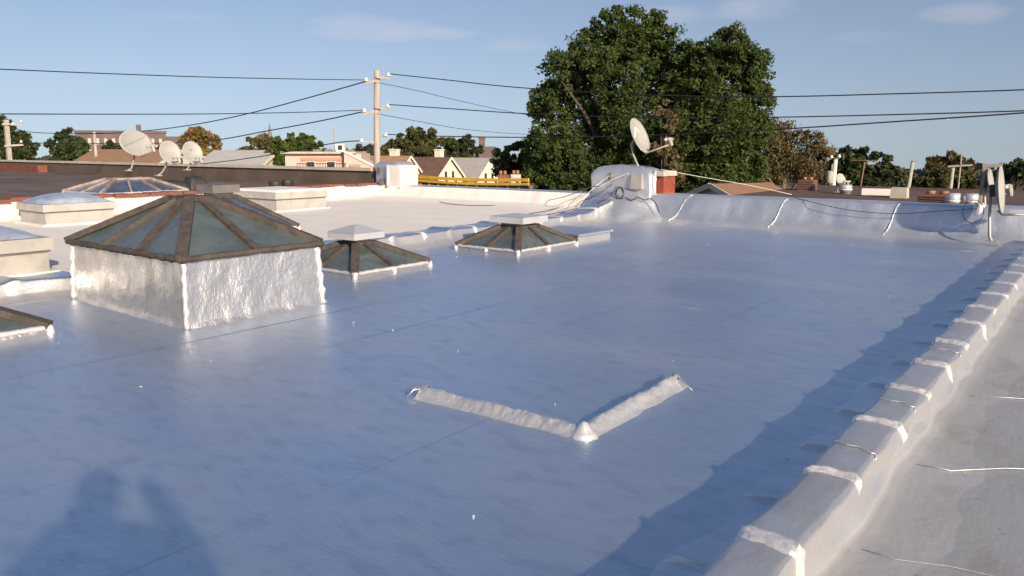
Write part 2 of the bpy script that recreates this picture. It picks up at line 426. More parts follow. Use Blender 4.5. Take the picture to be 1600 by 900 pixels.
MB().grid(520, 18, lambda u, v: kerbfn(u, v * .45)).build('inner_face', 'silver_curb', kb, smooth=True)
MB().grid(520, 20, lambda u, v: kerbfn(u, .45 + v * .55)).build('coping', 'roof_silver', kb, smooth=True)
for i in range(13):
    y0 = -2.0 + 1.35 * i + .40
    m = MB()
    def lf(u, v, y0=y0, i=i):
        q = kerbfn((y0 + (v - .5) * .10 + .02 * math.sin(u * 6 + i) + 2.8) / 18.3, .3 + .55 * u)
        return (q[0] + .012 * (1 - (2 * v - 1) ** 2), q[1], q[2] + .02 * (1 - (2 * v - 1) ** 2))
    m.grid(20, 7, lf); m.build('seam_strap', 'silver_strap', kb, smooth=True)

# ------------------------------------------------------------------ far parapet (street side) across the blue and the white roof
def far_parapet(name, x0, x1, label, mat, ztop, zb, seams, capmat=None, nx=260):
    t = thing(name, ((x0 + x1) / 2, 16.0, 0), label, 'parapet', 'roof edge walls')
    pr = [(15.36, zb - .01), (15.50, zb + .02), (15.60, zb + .07), (15.68, zb + .17), (15.74, zb + (ztop - zb) * .58), (15.79, zb + (ztop - zb) * .84), (15.82, ztop - .02), (15.90, ztop), (16.2, ztop + .01), (16.32, ztop - .02), (16.36, ztop - .12), (16.37, GROUND)]
    def fn(u, v, cap=0):
        k = v * (len(pr) - 1); i = min(int(k), len(pr) - 2); f = k - i
        y = pr[i][0] + (pr[i + 1][0] - pr[i][0]) * f; z = pr[i][1] + (pr[i + 1][1] - pr[i][1]) * f
        x = x0 + (x1 - x0) * u
        if .03 < v < .9:
            y += nz(x, 1, z, 1.1) * .05 + nz(x, 4, z, 3.2) * .02; z += nz(x, 8, v * 2, 1.3) * .009
        return (x, y, z)
    split = 6 / 11.0
    if capmat:
        m = MB().grid(nx, 16, lambda u, v: fn(u, v * split)); m.build('inner_face', mat, t, smooth=True)
        m = MB().grid(nx, 12, lambda u, v: (lambda q: (q[0], q[1], q[2] + .004))(fn(u, split + v * (1 - split)))); m.build('coping', capmat, t, smooth=True)
    else:
        m = MB().grid(nx, 34, lambda u, v: fn(u, v)); m.build('inner_face', mat, t, smooth=True)
    for xb, xt in seams:
        path = []
        for i in range(16):
            v = .10 + .50 * i / 15; u = ((xb + (xt - xb) * i / 15) - x0) / (x1 - x0)
            q = fn(u, v); path.append((q[0] + .004 * math.sin(i * 2.1), q[1] - .012, q[2] + .008))
        MB().tube(path, [.004 + .005 * abs(math.sin(i * 1.7)) for i in range(16)], 6).build('seam_strap', 'silver_strap', t, smooth=True)
    return t
far_parapet('parapet_wall', -9.45, -.75, 'sloping silver-blue parapet at the far end of the blue roof', 'silver_parapet', .60, 0, [(-7.78, -7.35), (-5.55, -5.28), (-3.38, -3.2)])
far_parapet('parapet_wall', -17.4, -9.45, 'white parapet with pale silver coping at the far end of the white roof', 'white_roof', .56, .2, [], 'silver_parapet', 160)
far_parapet('parapet_wall', -.72, 8.4, 'silver parapet at far end of the weathered right-hand roof', 'silver_weathered', .50, .04, [(.9, 1.1)], None, 100)

# ------------------------------------------------------------------ wall between white and brown roof with red coping
pw = thing('party_wall', (-17.6, 6.5, .1), 'white-painted party wall with rough red tile coping beside the brown roof', 'wall')
def fn(u, v):
    y = -2.9 + 18.7 * u
    pr = [(-17.0, .165), (-17.2, .19), (-17.34, .27), (-17.40, .40), (-17.42, .545)]
    k = v * 4; i = min(int(k), 3); f = k - i
    x = pr[i][0] + (pr[i + 1][0] - pr[i][0]) * f; z = pr[i][1] + (pr[i + 1][1] - pr[i][1]) * f
    return (x + nz(1, y, z, 1.5) * .05, y, z + (nz(x, y, 2, 1.5) * .025 if v > .1 else 0))
m = MB().grid(170, 14, fn); m.f = [tuple(reversed(q)) for q in m.f]
m.f = [tuple(reversed(q)) for q in m.f]
m.build('painted_face', 'white_wall', pw, smooth=True)
MB().box(-17.72, -17.44, -2.9, 15.8, .1, .535).build('wall_core', 'white_wall', pw)
for k in range(46):
    y0 = -2.85 + k * .405; rs = random.Random(k)
    m = MB(); z0 = .54 + rs.uniform(-.012, .014); dx = rs.uniform(-.02, .02)
    m.box(-17.78 + dx, -17.36 + dx + rs.uniform(-.03, .03), y0, y0 + .395, z0, z0 + .06 + rs.uniform(0, .02), .012)
    m.build('coping_tile', 'red_coping', pw)

# ------------------------------------------------------------------ street-side wall of the brown roof
bw = thing('parapet_wall', (-38, 16, .4), 'brown parapet with pale stone coping at the far edge of the brown roof', 'parapet', 'roof edge walls')
MB().box(-60, -17.75, 15.95, 16.25, GROUND, .93).build('wall_face', 'brown_wall', bw)
for k in range(24):
    x0 = -60 + k * 1.76; rs = random.Random(k + 50)
    MB().box(x0, x0 + 1.745, 15.88, 16.32, .935, 1.02 + rs.uniform(-.008, .008), .01).build('coping_stone', 'cream_coping', bw)
MB().box(-60, -40.6, 15.45, 15.86, .42, .80).build('red_curb', 'red_coping', bw)

# ------------------------------------------------------------------ pyramid skylights
def skylight(name, label, x0, x1, y0, y1, zb, zt, ridge, curb_h, ny_panes, nx_panes, cap, frame='tar_frame', gl='wired_glass', curb='silver_flashing', bw_=.09, flare=.02, group='pyramid skylights', ragged=True, capmat='cap_silver', dens=26):
    cx, cy = (x0 + x1) / 2, (y0 + y1) / 2
    t = thing(name, (cx, cy, zb), label, 'skylight', group)
    ze = zb + curb_h
    (ra0, ra1, rb0, rb1) = ridge           # top rectangle x0,x1,y0,y1
    # wrinkled, hand-coated upstand, one face at a time
    cor_b = [(x0 - flare, y0 - flare), (x1 + flare, y0 - flare), (x1 + flare, y1 + flare), (x0 - flare, y1 + flare)]
    cor_t = [(x0 + .01, y0 + .01), (x1 - .01, y0 + .01), (x1 - .01, y1 - .01), (x0 + .01, y1 - .01)]
    m = MB()
    for k in range(4):
        b0, b1, t0, t1 = cor_b[k], cor_b[(k + 1) % 4], cor_t[k], cor_t[(k + 1) % 4]
        L = math.hypot(b1[0] - b0[0], b1[1] - b0[1]); nx_, ny_ = (b1[1] - b0[1]) / L, -(b1[0] - b0[0]) / L
        nu = max(6, int(L * dens)); nv = max(4, int(curb_h * dens) + 3)
        def fn(u, v, b0=b0, b1=b1, t0=t0, t1=t1, nx_=nx_, ny_=ny_, k=k, L=L):
            bx, by = b0[0] + (b1[0] - b0[0]) * u, b0[1] + (b1[1] - b0[1]) * u
            tx, ty = t0[0] + (t1[0] - t0[0]) * u, t0[1] + (t1[1] - t0[1]) * u
            x, y, z = bx + (tx - bx) * v, by + (ty - by) * v, zb - .01 + (curb_h + .02) * v
            a = L * u
            e = min(1, u * 12, (1 - u) * 12)
            d = e * (.013 * noise.noise(Vector((a * 5.5 + k * 9, z * 2.4, k))) + .008 * noise.noise(Vector((a * 15, z * 7, k + 3))) + .016 * noise.noise(Vector((a * 1.7, z * 1.2, k + 7))))
            foot = .05 * (1 - sm(0, .09, v)) * (.6 + .4 * noise.noise(Vector((a * 4, 1, k)))) if curb_h > .3 else .03 * (1 - sm(0, .5, v))
            if v > .95: z += .012 * noise.noise(Vector((a * 9, 3, k)))
            return (x + nx_ * (d + foot * e), y + ny_ * (d + foot * e), z)
        g = MB().grid(nu, nv, fn); i0 = len(m.v); m.v += g.v; m.f += [tuple(i0 + q for q in f) for f in g.f]
    up = m.build('upstand', curb, t, smooth=True)
    if curb_h > .3:                          # bright lapped corner beads
        for k, (b, tp) in enumerate(zip(cor_b, cor_t)):
            path = [(b[0] + (tp[0] - b[0]) * s / 12 + .008 * math.sin(s * 1.9 + k), b[1] + (tp[1] - b[1]) * s / 12 + .006 * math.cos(s * 2.3), zb + (curb_h - .02) * s / 12) for s in range(13)]
            MB().tube(path, [.026 + .008 * math.sin(s * 2.2 + k) for s in range(13)], 8).build('corner_bead', 'silver_strap', t, smooth=True)
    top = [(ra0, rb0), (ra1, rb0), (ra1, rb1), (ra0, rb1)]
    ev = [(x0 - .02, y0 - .02), (x1 + .02, y0 - .02), (x1 + .02, y1 + .02), (x0 - .02, y1 + .02)] if curb_h > .3 else [(x0, y0), (x1, y0), (x1, y1), (x0, y1)]
    def lerp(a, b, f): return (a[0] + (b[0] - a[0]) * f, a[1] + (b[1] - a[1]) * f)
    for k in range(4):
        n = nx_panes if k % 2 == 0 else ny_panes
        e0, e1, t0, t1 = ev[k], ev[(k + 1) % 4], top[k], top[(k + 1) % 4]
        for j in range(n):                    # one pane between each pair of bars
            a, b = lerp(e0, e1, j / n), lerp(e0, e1, (j + 1) / n); c, d = lerp(t0, t1, (j + 1) / n), lerp(t0, t1, j / n)
            dz = .018
            m = MB().hexa([(*a, ze), (*b, ze), (*c, zt - dz), (*d, zt - dz), (*a, ze + .008), (*b, ze + .008), (*c, zt - dz + .008), (*d, zt - dz + .008)])
            m.build('pane', gl, t)
        for j in range(1, n):
            a, d = lerp(e0, e1, j / n), lerp(t0, t1, j / n)
            MB().bar((*a, ze + .022), (*d, zt + .004), bw_ * .8, .05).build('glazing_bar', frame, t)
        MB().bar((*e0, ze + .026), (*t0, zt + .012), bw_ * 1.15, .06).build('hip_bar', frame, t)
        # ragged tarred eave: built as short lumps along the edge
        L = math.hypot(e1[0] - e0[0], e1[1] - e0[1]); m = MB(); ns = max(8, int(L / .05))
        path = [(*lerp(e0, e1, s / ns), ze + .008 + .008 * noise.noise(Vector((s * .6, k, x0)))) for s in range(ns + 1)]
        m.tube(path, [(.032 if curb_h > .3 else .024) + .010 * noise.noise(Vector((s * .9, k * 5, y0))) for s in range(ns + 1)], 7)
        m.build('eave_frame', frame if curb_h > .3 else 'silver_strap', t, smooth=True)
        if curb_h <= .3:
            for s in range(n):
                q = lerp(e0, e1, s / n)
                MB().lathe((q[0], q[1], zb - .01), [(.04, 0), (.036, .03), (.03, ze - zb + .02), (.014, ze - zb + .04)], 9).build('coated_joint', 'silver_strap', t, smooth=True)
    MB().box(ra0 - .02, ra1 + .02, rb0 - .02, rb1 + .02, zt - .012, zt + .035).build('ridge_plate', frame, t)
    if cap:
        cw, ch, cp = cap                      # half width, height of the box, extra peak
        ccx, ccy = (ra0 + ra1) / 2, (rb0 + rb1) / 2
        v = MB().box(ra0 + .02, ra1 - .02, rb0 + .02, rb1 - .02, zt + .03, zt + .09).build('vent_neck', 'cream_metal', t)
        m = MB().box(ccx - cw, ccx + cw, ccy - cw, ccy + cw, zt + .075, zt + .075 + ch)
        m.box(ccx - cw, ccx + cw, ccy - cw, ccy + cw, zt + .078 + ch, zt + .078 + ch + cp, cw * .82)
        m.build('vent_cap', capmat, t)
    return t
skylight('roof_skylight', 'large pyramid skylight on a tall crinkled silver box at left', -8.75, -6.50, 3.57, 5.06, 0, 1.085, (-7.80, -7.42, 4.20, 4.42), .62, 2, 3, None, bw_=.088)
skylight('roof_skylight', 'low pyramid skylight with peaked silver cap just right of the tall silver box', -8.84, -7.38, 6.28, 7.62, 0, .335, (-8.27, -7.95, 6.80, 7.10), .055, 2, 2, (.27, .085, .085))
skylight('roof_skylight', 'low pyramid skylight with flat silver cap beside a flat silver box, farthest on blue roof', -8.36, -7.10, 9.24, 10.86, 0, .345, (-7.92, -7.52, 9.82, 10.32), .055, 2, 2, (.34, .10, .03))
skylight('roof_skylight', 'low pyramid skylight cut off by the left edge of the photo', -8.75, -7.25, 1.30, 2.72, 0, .335, (-8.15, -7.82, 1.88, 2.16), .055, 2, 2, (.27, .085, .085))
skylight('roof_skylight', 'dark skylight with grey vent cap partly hidden behind the large pyramid skylight', -12.9, -11.1, 6.35, 8.25, .165, .80, (-12.15, -11.8, 7.1, 7.5), .10, 2, 2, (.25, .13, .02), gl='blue_glass', curb='white_wall', capmat='cap_dark', dens=10)
skylight('roof_skylight', 'long blue-glazed skylight with rusty white bars on the brown roof', -20.6, -18.6, 8.35, 10.5, .46, .85, (-19.9, -19.4, 9.1, 9.95), .09, 3, 2, None, frame='rust_bar', gl='blue_glass', curb='red_coping', dens=8, bw_=.05)

# flat silver box beside the farthest skylight
fb = thing('roof_hatch', (-7.65, 11.5, 0), 'flat low silver hatch box right of the farthest pyramid skylight', 'hatch')
MB().box(-8.2, -7.14, 10.95, 12.02, -.02, .135, .008).build('frame', 'silver_curb', fb)
MB().box(-8.24, -7.10, 10.91, 12.06, .137, .172, .006).build('lid', 'roof_silver', fb)

# ------------------------------------------------------------------ curb skylights on the white roof
def curb_box(name, label, x0, x1, y0, y1, zb, h, dome, group='box skylights on white roof'):
    t = thing(name, ((x0 + x1) / 2, (y0 + y1) / 2, zb), label, 'skylight', group)
    MB().box(x0 + .05, x1 - .05, y0 + .05, y1 - .05, zb - .02, zb + h * .62).build('curb', 'cream_metal', t)
    MB().box(x0 + .03, x1 - .03, y0 + .03, y1 - .03, zb + h * .60, zb + h * .66).build('joint_strip', 'cap_dark', t)
    MB().box(x0, x1, y0, y1, zb + h * .66, zb + h, .01).build('rim', 'cream_metal', t)
    if dome:
        def fn(u, v):
            a, b = u * 2 - 1, v * 2 - 1
            e = (max(0, 1 - a * a) ** .55) * (max(0, 1 - b * b) ** .55)
            return ((x0 + x1) / 2 + a * (x1 - x0) / 2 * .93, (y0 + y1) / 2 + b * (y1 - y0) / 2 * .93, zb + h + .004 + dome * e)
        MB().grid(25, 25, fn).build('dome', 'dome_plastic', t, smooth=True)
    else:
        MB().box(x0 + .06, x1 - .06, y0 + .06, y1 - .06, zb + h + .001, zb + h + .05, .05).build('lid', 'white_roof', t)
    MB().box(x0 - .06, x1 + .06, y0 - .06, y1 + .06, zb - .03, zb + .035, .03).build('flashing', 'white_wall', t)
    return t
curb_box('domed_skylight', 'cream box skylight with bluish dome in front of the white party wall', -17.0, -15.75, 6.0, 7.35, .165, .40, .18)
curb_box('domed_skylight', 'large cream domed skylight cut off at the left edge beside the tall silver box', -11.6, -9.72, 2.0, 3.78, .165, .42, .17)
curb_box('flat_skylight', 'cream box with flat double-lipped lid below the red coping, right of the large pyramid', -17.0, -15.15, 10.65, 12.15, .165, .44, 0)

# ------------------------------------------------------------------ V-shaped coated pipe on the blue roof
vp = thing('coated_pipe', (-2.6, 3.8, 0), 'silver-wrapped pipe bent in a V lying on the blue roof', 'pipe')
def wrap(p0, p1, w, h, seed):
    p0, p1 = Vector(p0), Vector(p1); d = (p1 - p0); L = d.length; d.normalize(); n = Vector((-d.y, d.x, 0))
    def fn(u, v):
        s = v * 2 - 1
        hh = h * max(0, math.exp(-(1.75 * s) ** 2) - .047) - (.006 if abs(s) > .95 else 0)
        ww = w * (1 + .18 * noise.noise(Vector((u * 7, seed, 0))))
        p = p0 + d * (L * u) + n * (s * ww)
        b = .010 * noise.noise(Vector((u * L * 14, s * 3, seed))) + .006 * noise.noise(Vector((u * L * 40, s * 5, seed + 5)))
        return (p.x, p.y, .002 + hh * (.85 + .25 * noise.noise(Vector((u * 5, 2, seed)))) + b * (1 - s * s) * 1.2)
    return MB().grid(110, 17, fn)
m = wrap((-3.47, 3.49, 0), (-2.24, 3.53, 0), .10, .072, 3); m.f = [tuple(reversed(q)) for q in m.f]; m.build('pipe_arm', 'silver_pipe', vp, smooth=True)
m = wrap((-2.25, 3.52, 0), (-2.28, 4.76, 0), .105, .078, 8); m.f = [tuple(reversed(q)) for q in m.f]; m.build('pipe_arm', 'silver_pipe', vp, smooth=True)
MB().lathe((-2.235, 3.52, 0), [(.10, 0), (.06, .03), (.038, .06), (.022, .08), (.008, .09)], 7).build('elbow', 'silver_strap', vp, smooth=True)
for (x, y, a) in ((-3.47, 3.49, 0), (-2.28, 4.77, 1.57)):
    m = MB()
    for k in range(5):
        b = a + (k - 2) * .6; m.tube([(x, y, .05), (x - .05 * math.cos(b), y + .07 * math.sin(b + a), .055), (x - .10 * math.cos(b) + (.02 * k if a else 0), y + .12 * math.sin(b + a), .01)], [.010, .007, .002], 6)
    m.build('crumpled_end', 'silver_flashing', vp, smooth=True)

# small crumbs of coating on the roof
m = MB(); rs = random.Random(4)
for k in range(46):
    x, y = rs.uniform(-8.6, -1.2), rs.uniform(1.2, 15); s = rs.uniform(.004, .011)
    m.lathe((x, y, .008), [(s, 0), (s * 1.1, s * .3), (s * .5, s * .7)], 5)
for k in range(40):
    x, y = rs.uniform(-.5, 2.5), rs.uniform(1.5, 9); s = rs.uniform(.003, .008)
    m.lathe((x, y, .056), [(s, 0), (s * 1.1, s * .3), (s * .5, s * .7)], 5)
o = stuff(m.build('coating_crumbs', 'silver_strap'))
# raised drip ridges in the coating
m = MB(); rs = random.Random(11)
for k in range(12):
    x, y = rs.uniform(-8.2, -1.8), rs.uniform(2.6, 14); L = rs.uniform(.05, .22); a = rs.uniform(-.5, .5)
    m.tube([(x - L * math.cos(a) / 2, y - L * math.sin(a) / 2, .004), (x, y, .009), (x + L * math.cos(a) / 2, y + L * math.sin(a) / 2, .004)], [.0015, .003, .0015], 5)
stuff(m.build('coating_drips', 'silver_strap'))
# dried leaves and dirt on the right-hand roof
m = MB(); rs = random.Random(21)
for k in range(110):
    x = -.62 + abs(rs.gauss(0, .5)) + .12; y = rs.uniform(1.6, 9); a = rs.uniform(0, 3.1); L = rs.uniform(.004, .012)
    dx, dy = math.cos(a) * L, math.sin(a) * L
    m.quad((x - dx, y - dy, .066), (x + dy * .4, y - dx * .4, .070), (x + dx, y + dy, .066), (x - dy * .4, y + dx * .4, .072))
stuff(m.build('dry_leaf_litter', 'bare_wood'))
# shallow folds of membrane on the right-hand roof
for k, (pts) in enumerate(([(-.62, 3.02, .075), (-.52, 3.04, .062), (-.35, 3.12, .057), (-.1, 3.16, .056), (.3, 3.3, .056)], [(-.62, 4.05, .08), (-.5, 4.1, .062), (-.3, 4.3, .06), (0, 4.5, .06), (.5, 4.55, .056)],
                           [(-.6, 5.45, .07), (-.4, 5.6, .06), (0, 5.8, .06), (.5, 5.9, .06)])):
    m = MB().tube(pts, [.003] + [.0018] * (len(pts) - 2) + [.0008], 6)
    m.build('membrane_fold', 'silver_curb', rr, smooth=True)

# ------------------------------------------------------------------ piers at the far parapet
def pier(name, label, x0, x1, y0, y1, z0, z1, arch, mat):
    t = thing(name, ((x0 + x1) / 2, (y0 + y1) / 2, z0), label, 'chimney')
    def ring(fz, n=28, inset=0.):
        pts = []
        for k in range(n):
            a = 2 * math.pi * k / n; c, s = math.cos(a), math.sin(a)
            e = .17
            px = (abs(c) ** e) * (1 if c > 0 else -1); py = (abs(s) ** e) * (1 if s > 0 else -1)
            pts.append(((x0 + x1) / 2 + px * ((x1 - x0) / 2 - inset), (y0 + y1) / 2 + py * ((y1 - y0) / 2 - inset)))
        return pts
    m = MB(); n = 40; lev = 14
    for l in range(lev + 1):
        f = l / lev; ins = 0 if f < .85 else .10 * ((f - .85) / .15) ** 2
        for k, (x, y) in enumerate(ring(f, n, ins)):
            z = z0 + (z1 - z0) * f + (arch * math.sin(math.pi * min(1, max(0, (x - x0) / (x1 - x0)))) * sm(.6, 1, f))
            m.v.append((x + nz(x, y, z, 2.2) * .04, y + nz(x + 5, y, z, 2.2) * .04, z + nz(x, y, z + 3, 3) * .02))
    for l in range(lev):
        for k in range(n):
            a, b = l * n + k, l * n + (k + 1) % n; m.f.append((a, b, b + n, a + n))
    m.f.append(tuple(lev * n + k for k in range(n)))
    m.build('coated_block', mat, t, smooth=True)
    return t
dp = pier('chimney_pier', 'silver-coated chimney pier with red brick side under the dish at the roof corner', -9.95, -8.35, 15.75, 16.5, .15, 1.12, .12, 'silver_parapet')
MB().box(-8.37, -8.14, 15.98, 16.55, -.5, .98).build('brick_side', 'red_paint', dp)
MB().box(-8.42, -8.10, 15.90, 16.58, .985, 1.10, .02).build('brick_top', 'cream_coping', dp)
m = MB().tube([(-8.33, 15.93, .5), (-8.34, 15.92, .8), (-8.33, 15.93, 1.1)], .045, 8); m.build('corner_bead', 'silver_strap', dp, smooth=True)
# mound of flashing that runs from the pier down to the kerb
def fn(u, v):
    a = u * math.pi
    x = -9.15 + 1.35 * math.cos(a) * (1 - v * .55); y = 15.95 - 1.55 * math.sin(a) * (1 - v) ** .9 * .9
    z = -.03 + .83 * v ** 1.2 + nz(x, y, v * 2, 2.0) * .08 * (1 if v > .05 else 0)
    return (x, y, z)
MB().grid(50, 22, fn).build('flashing_mound', 'silver_parapet', dp, smooth=True)
pp = pier('chimney_pier', 'boxy silver-patched chimney pier where white parapet meets the brown roof', -17.6, -16.6, 15.85, 16.6, .3, 1.20, .02, 'silver_parapet')
MB().box(-16.92, -16.46, 15.80, 16.55, .45, 1.12).build('block_face', 'white_wall', pp)
m = MB().tube([(-16.93, 15.79, .5), (-16.92, 15.78, .8), (-16.93, 15.79, 1.13)], .05, 8); m.build('corner_bead', 'silver_strap', pp, smooth=True)
for (x, z, r) in ((-17.28, .98, .07), (-17.2, .62, .08), (-16.98, .5, .04)):
    MB().box(x - r, x + r, 15.74, 15.80, z - r * .8, z + r * 1.1, .01).build('dark_patch', 'cap_dark', pp)

# ------------------------------------------------------------------ satellite dishes (all aimed at the same satellite)
def dish(label, c, w, h, az_, el_, mast, mark=None, arm=.55, group='satellite dishes', rim=None):
    base = mast[0]
    t = thing('satellite_dish', base, label, 'satellite dish', group)
    n = Vector((math.sin(R(az_)) * math.cos(R(el_)), math.cos(R(az_)) * math.cos(R(el_)), math.sin(R(el_))))
    r = Vector((0, 0, 1)).cross(n).normalized(); u = n.cross(r)
    c = Vector(c); m = MB()
    nr, na = 8, 36
    def pt(rho, a, off=0):
        d = .10 * h * rho * rho
        return c + r * (math.cos(a) * rho * w / 2) + u * (math.sin(a) * rho * h / 2) + n * (d - .10 * h + off)
    i0 = 0
    for side, off in ((0, 0), (1, -.014)):
        for i in range(nr + 1):
            for k in range(na): m.v.append(tuple(pt(max(.001, i / nr), 2 * math.pi * k / na, off)))
    S = (nr + 1) * na
    for i in range(nr):
        for k in range(na):
            a, b = i * na + k, i * na + (k + 1) % na
            m.f.append((a, a + na, b + na, b)); m.f.append((S + a, S + b, S + b + na, S + a + na))
    for k in range(na):
        a, b = nr * na + k, nr * na + (k + 1) % na; m.f.append((a, a + S, b + S, b))
    rf = m.build('reflector', 'dish_grey', t, smooth=False)
    rf.data.polygons.foreach_set('use_smooth', [True] * len(rf.data.polygons))
    bot = c - u * (h / 2) - n * .02
    tip = bot + n * arm * .92 - u * (arm * .10)
    MB().tube([bot - n * .05 + u * .06, bot - u * .01, tip], .018, 7).build('feed_arm', 'dish_metal', t, smooth=True)
    fh = MB().tube([tip - u * .05, tip + u * .03, tip + u * .14], [.03, .045, .035], 8); hp = tip + u * .12
    fh.bar(hp - r * .14, hp + r * .14, .05, .05)
    fo = fh.build('feed_horn', 'dish_grey', t)
    for s in (-1, 0, 1):
        q = hp + r * (.11 * s)
        MB().tube([q, q - n * .07], [.035, .04], 9).build('horn_face', 'white_plastic', fo, smooth=True)
    back = c - n * (.10 * h + .03)
    MB().hexa([tuple(back + r * a + u * b + n * d) for d in (-.06, .03) for a, b in ((-.08, -.1), (.08, -.1), (.08, .1), (-.08, .1))]).build('bracket', 'dark_metal', t)
    P = [Vector(q) for q in mast] + [back - n * .04]
    pts = []
    for i in range(len(P) - 1):
        for s in range(5): pts.append(P[i].lerp(P[i + 1], s / 5))
    pts.append(P[-1])
    MB().tube(pts, .024, 8).build('mast', 'dish_metal', t, smooth=True)
    b = Vector(base)
    MB().hexa([tuple(b + Vector((dx, dy, dz))) for dz in (-.015, .012) for dx, dy in ((-.09, -.07), (.09, -.07), (.09, .07), (-.09, .07))]).build('foot', 'dish_metal', t)
    if mark:
        for pts2, wd, mt in mark:
            m = MB()
            for (a0, b0), (a1, b1) in zip(pts2[:-1], pts2[1:]):
                def q(a, b):
                    rho = math.hypot(a, b); return c + r * (a * w / 2) + u * (b * h / 2) + n * (.10 * h * rho * rho - .10 * h + .006)
                p0, p1 = q(a0, b0), q(a1, b1); dd = (p1 - p0).normalized(); sd_ = n.cross(dd) * wd
                m.quad(p0 - sd_, p1 - sd_, p1 + sd_, p0 + sd_)
            m.build('printed_mark', mt, rf)
    return t
script = [([(-.72 + .05 * k, -.22 + .026 * k + .07 * math.sin(k * 2.1)) for k in range(29)], .008, 'mark_grey')]
small = [([(-.25, .28), (-.1, .36), (0, .30), (.15, .38)], .012, 'mark_grey'), ([(-.2, .2), (.1, .26)], .01, 'mark_grey')]
glyph = [([(-.45, -.05), (.0, .52), (.30, .25)], .016, 'mark_white'), ([(.12, .48), (.34, .22)], .014, 'mark_white'), ([(-.40, .02), (-.1, .26)], .022, 'mark_white')]
# low tarred plinths that carry the three masts
for lb_, (x, y), w_, d_, h_, mt_ in (('low dark red tarred brick plinth under the largest left dish', (-21.49, 10.69), .75, .5, .40, 'roof_red_brown'),
                                ('black tar mound under the middle dish of the left trio', (-20.76, 11.22), .38, .4, .30, 'dark_metal'), ('black tar mound under the rightmost dish of the left trio', (-20.98, 12.06), .30, .3, .36, 'dark_metal')):
    m = MB()
    def pf(u, v, x=x, y=y, w_=w_, d_=d_, h_=h_):
        a, b = u * 2 - 1, v * 2 - 1; e = (max(0, 1 - abs(a) ** 4) ** .5) * (max(0, 1 - abs(b) ** 4) ** .5)
        return (x + a * w_, y + b * d_, .44 + h_ * e + nz(x + a, y + b, 3, 4) * .05 * e)
    m.grid(20, 20, pf); tag(m.build('tar_plinth', mt_, smooth=True), lb_, 'plinth', 'tar plinths on the brown roof')
dish('largest dish of the left trio, grey with script print, on the brown roof', (-21.12, 10.54, 1.75), .96, .74, 84, 20, [(-21.14, 10.26, 1.02), (-21.19, 10.38, 1.07), (-21.34, 10.54, 1.29), (-21.42, 10.61, 1.46)], script, .72, 'dishes on the brown roof')
dish('middle grey dish of the left trio on the brown roof, tilted mast', (-20.38, 11.08, 1.5), .60, .66, 92, 18, [(-20.37, 10.68, 0.89), (-20.41, 10.81, 0.96), (-20.55, 10.99, 1.09), (-20.69, 11.15, 1.29)], None, .42, 'dishes on the brown roof')
dish('rightmost grey dish of the left trio on the brown roof, small print near top', (-20.63, 11.87, 1.49), .58, .66, 94, 18, [(-20.55, 11.61, 1.02), (-20.62, 11.69, 1.07), (-20.75, 11.86, 1.19), (-20.91, 11.98, 1.35)], small, .42, 'dishes on the brown roof')
dish('dish on a bent mast above the silver chimney pier before the big tree', (-8.86, 16.15, 1.90), .72, .86, 90, 24, [(-8.80, 16.0, 1.18), (-8.98, 16.06, 1.46), (-9.06, 16.10, 1.68)], glyph, .72)
dish('edge-on dish on a low pole at the far right corner of the blue roof', (-1.56, 15.3, 0.92), .60, .80, 92, 7, [(-1.62, 15.22, .06), (-1.66, 15.24, .14), (-1.70, 15.32, .45), (-1.72, 15.38, .72)], None, .45)
dish('narrow dish seen edge-on behind the one at the far right corner', (-1.8, 15.95, 1.04), .5, .46, 92, 12, [(-1.86, 15.98, .58), (-1.88, 15.98, .75), (-1.88, 15.98, .92)], None, .30)
# little clamp boxes and cable gland at those masts
o = tag(MB().lathe((-9.35, 15.72, .86), [(.02, 0), (.07, .02), (.08, .10), (.05, .17), (.01, .2)], 10).build('cable_gland', 'cap_dark'), 'dark cable gland on the front of the silver chimney pier', 'fitting')
o = tag(MB().box(-8.82, -8.52, 15.66, 15.78, .70, 1.02, .02).build('junction_box', 'cream_metal'), 'cream junction box below the dish mast on the silver pier', 'box')

# post with arm and barrel at the right corner
pst = thing('antenna_post', (-1.93, 15.9, .5), 'tan post with short arm beside the edge-on dish at right', 'post')
MB().bar((-1.94, 15.9, .55), (-1.91, 15.9, 1.34), .055, .055, (0, 1, 0)).build('post', 'pole_wood', pst)
MB().bar((-1.95, 15.9, 1.30), (-1.66, 15.9, 1.315), .06, .06).build('arm', 'pole_wood', pst)
MB().bar((-1.88, 15.9, 1.10), (-1.86, 15.9, 1.28), .035, .035, (0, 1, 0)).build('brace', 'cream_metal', pst)
MB().lathe((-1.93, 15.84, .40), [(.09, 0), (.10, .05), (.095, .2), (.07, .26)], 12).build('coated_foot', 'silver_strap', pst, smooth=True)
# silver bulkhead and dome at right edge of frame
bk = thing('vent_bulkhead', (.2, 17.2, .3), 'silver-coated bulkhead with rounded metal hood at the right edge of the photo', 'roof vent')
MB().box(-1.35, 1.6, 16.55, 18.2, -.6, .92, .03).build('block', 'silver_parapet', bk)
MB().lathe((-.75, 17.1, .90), [(.46, 0), (.46, .10), (.42, .24), (.30, .35), (.12, .41)], 20).build('hood', 'cap_silver', bk, smooth=True)

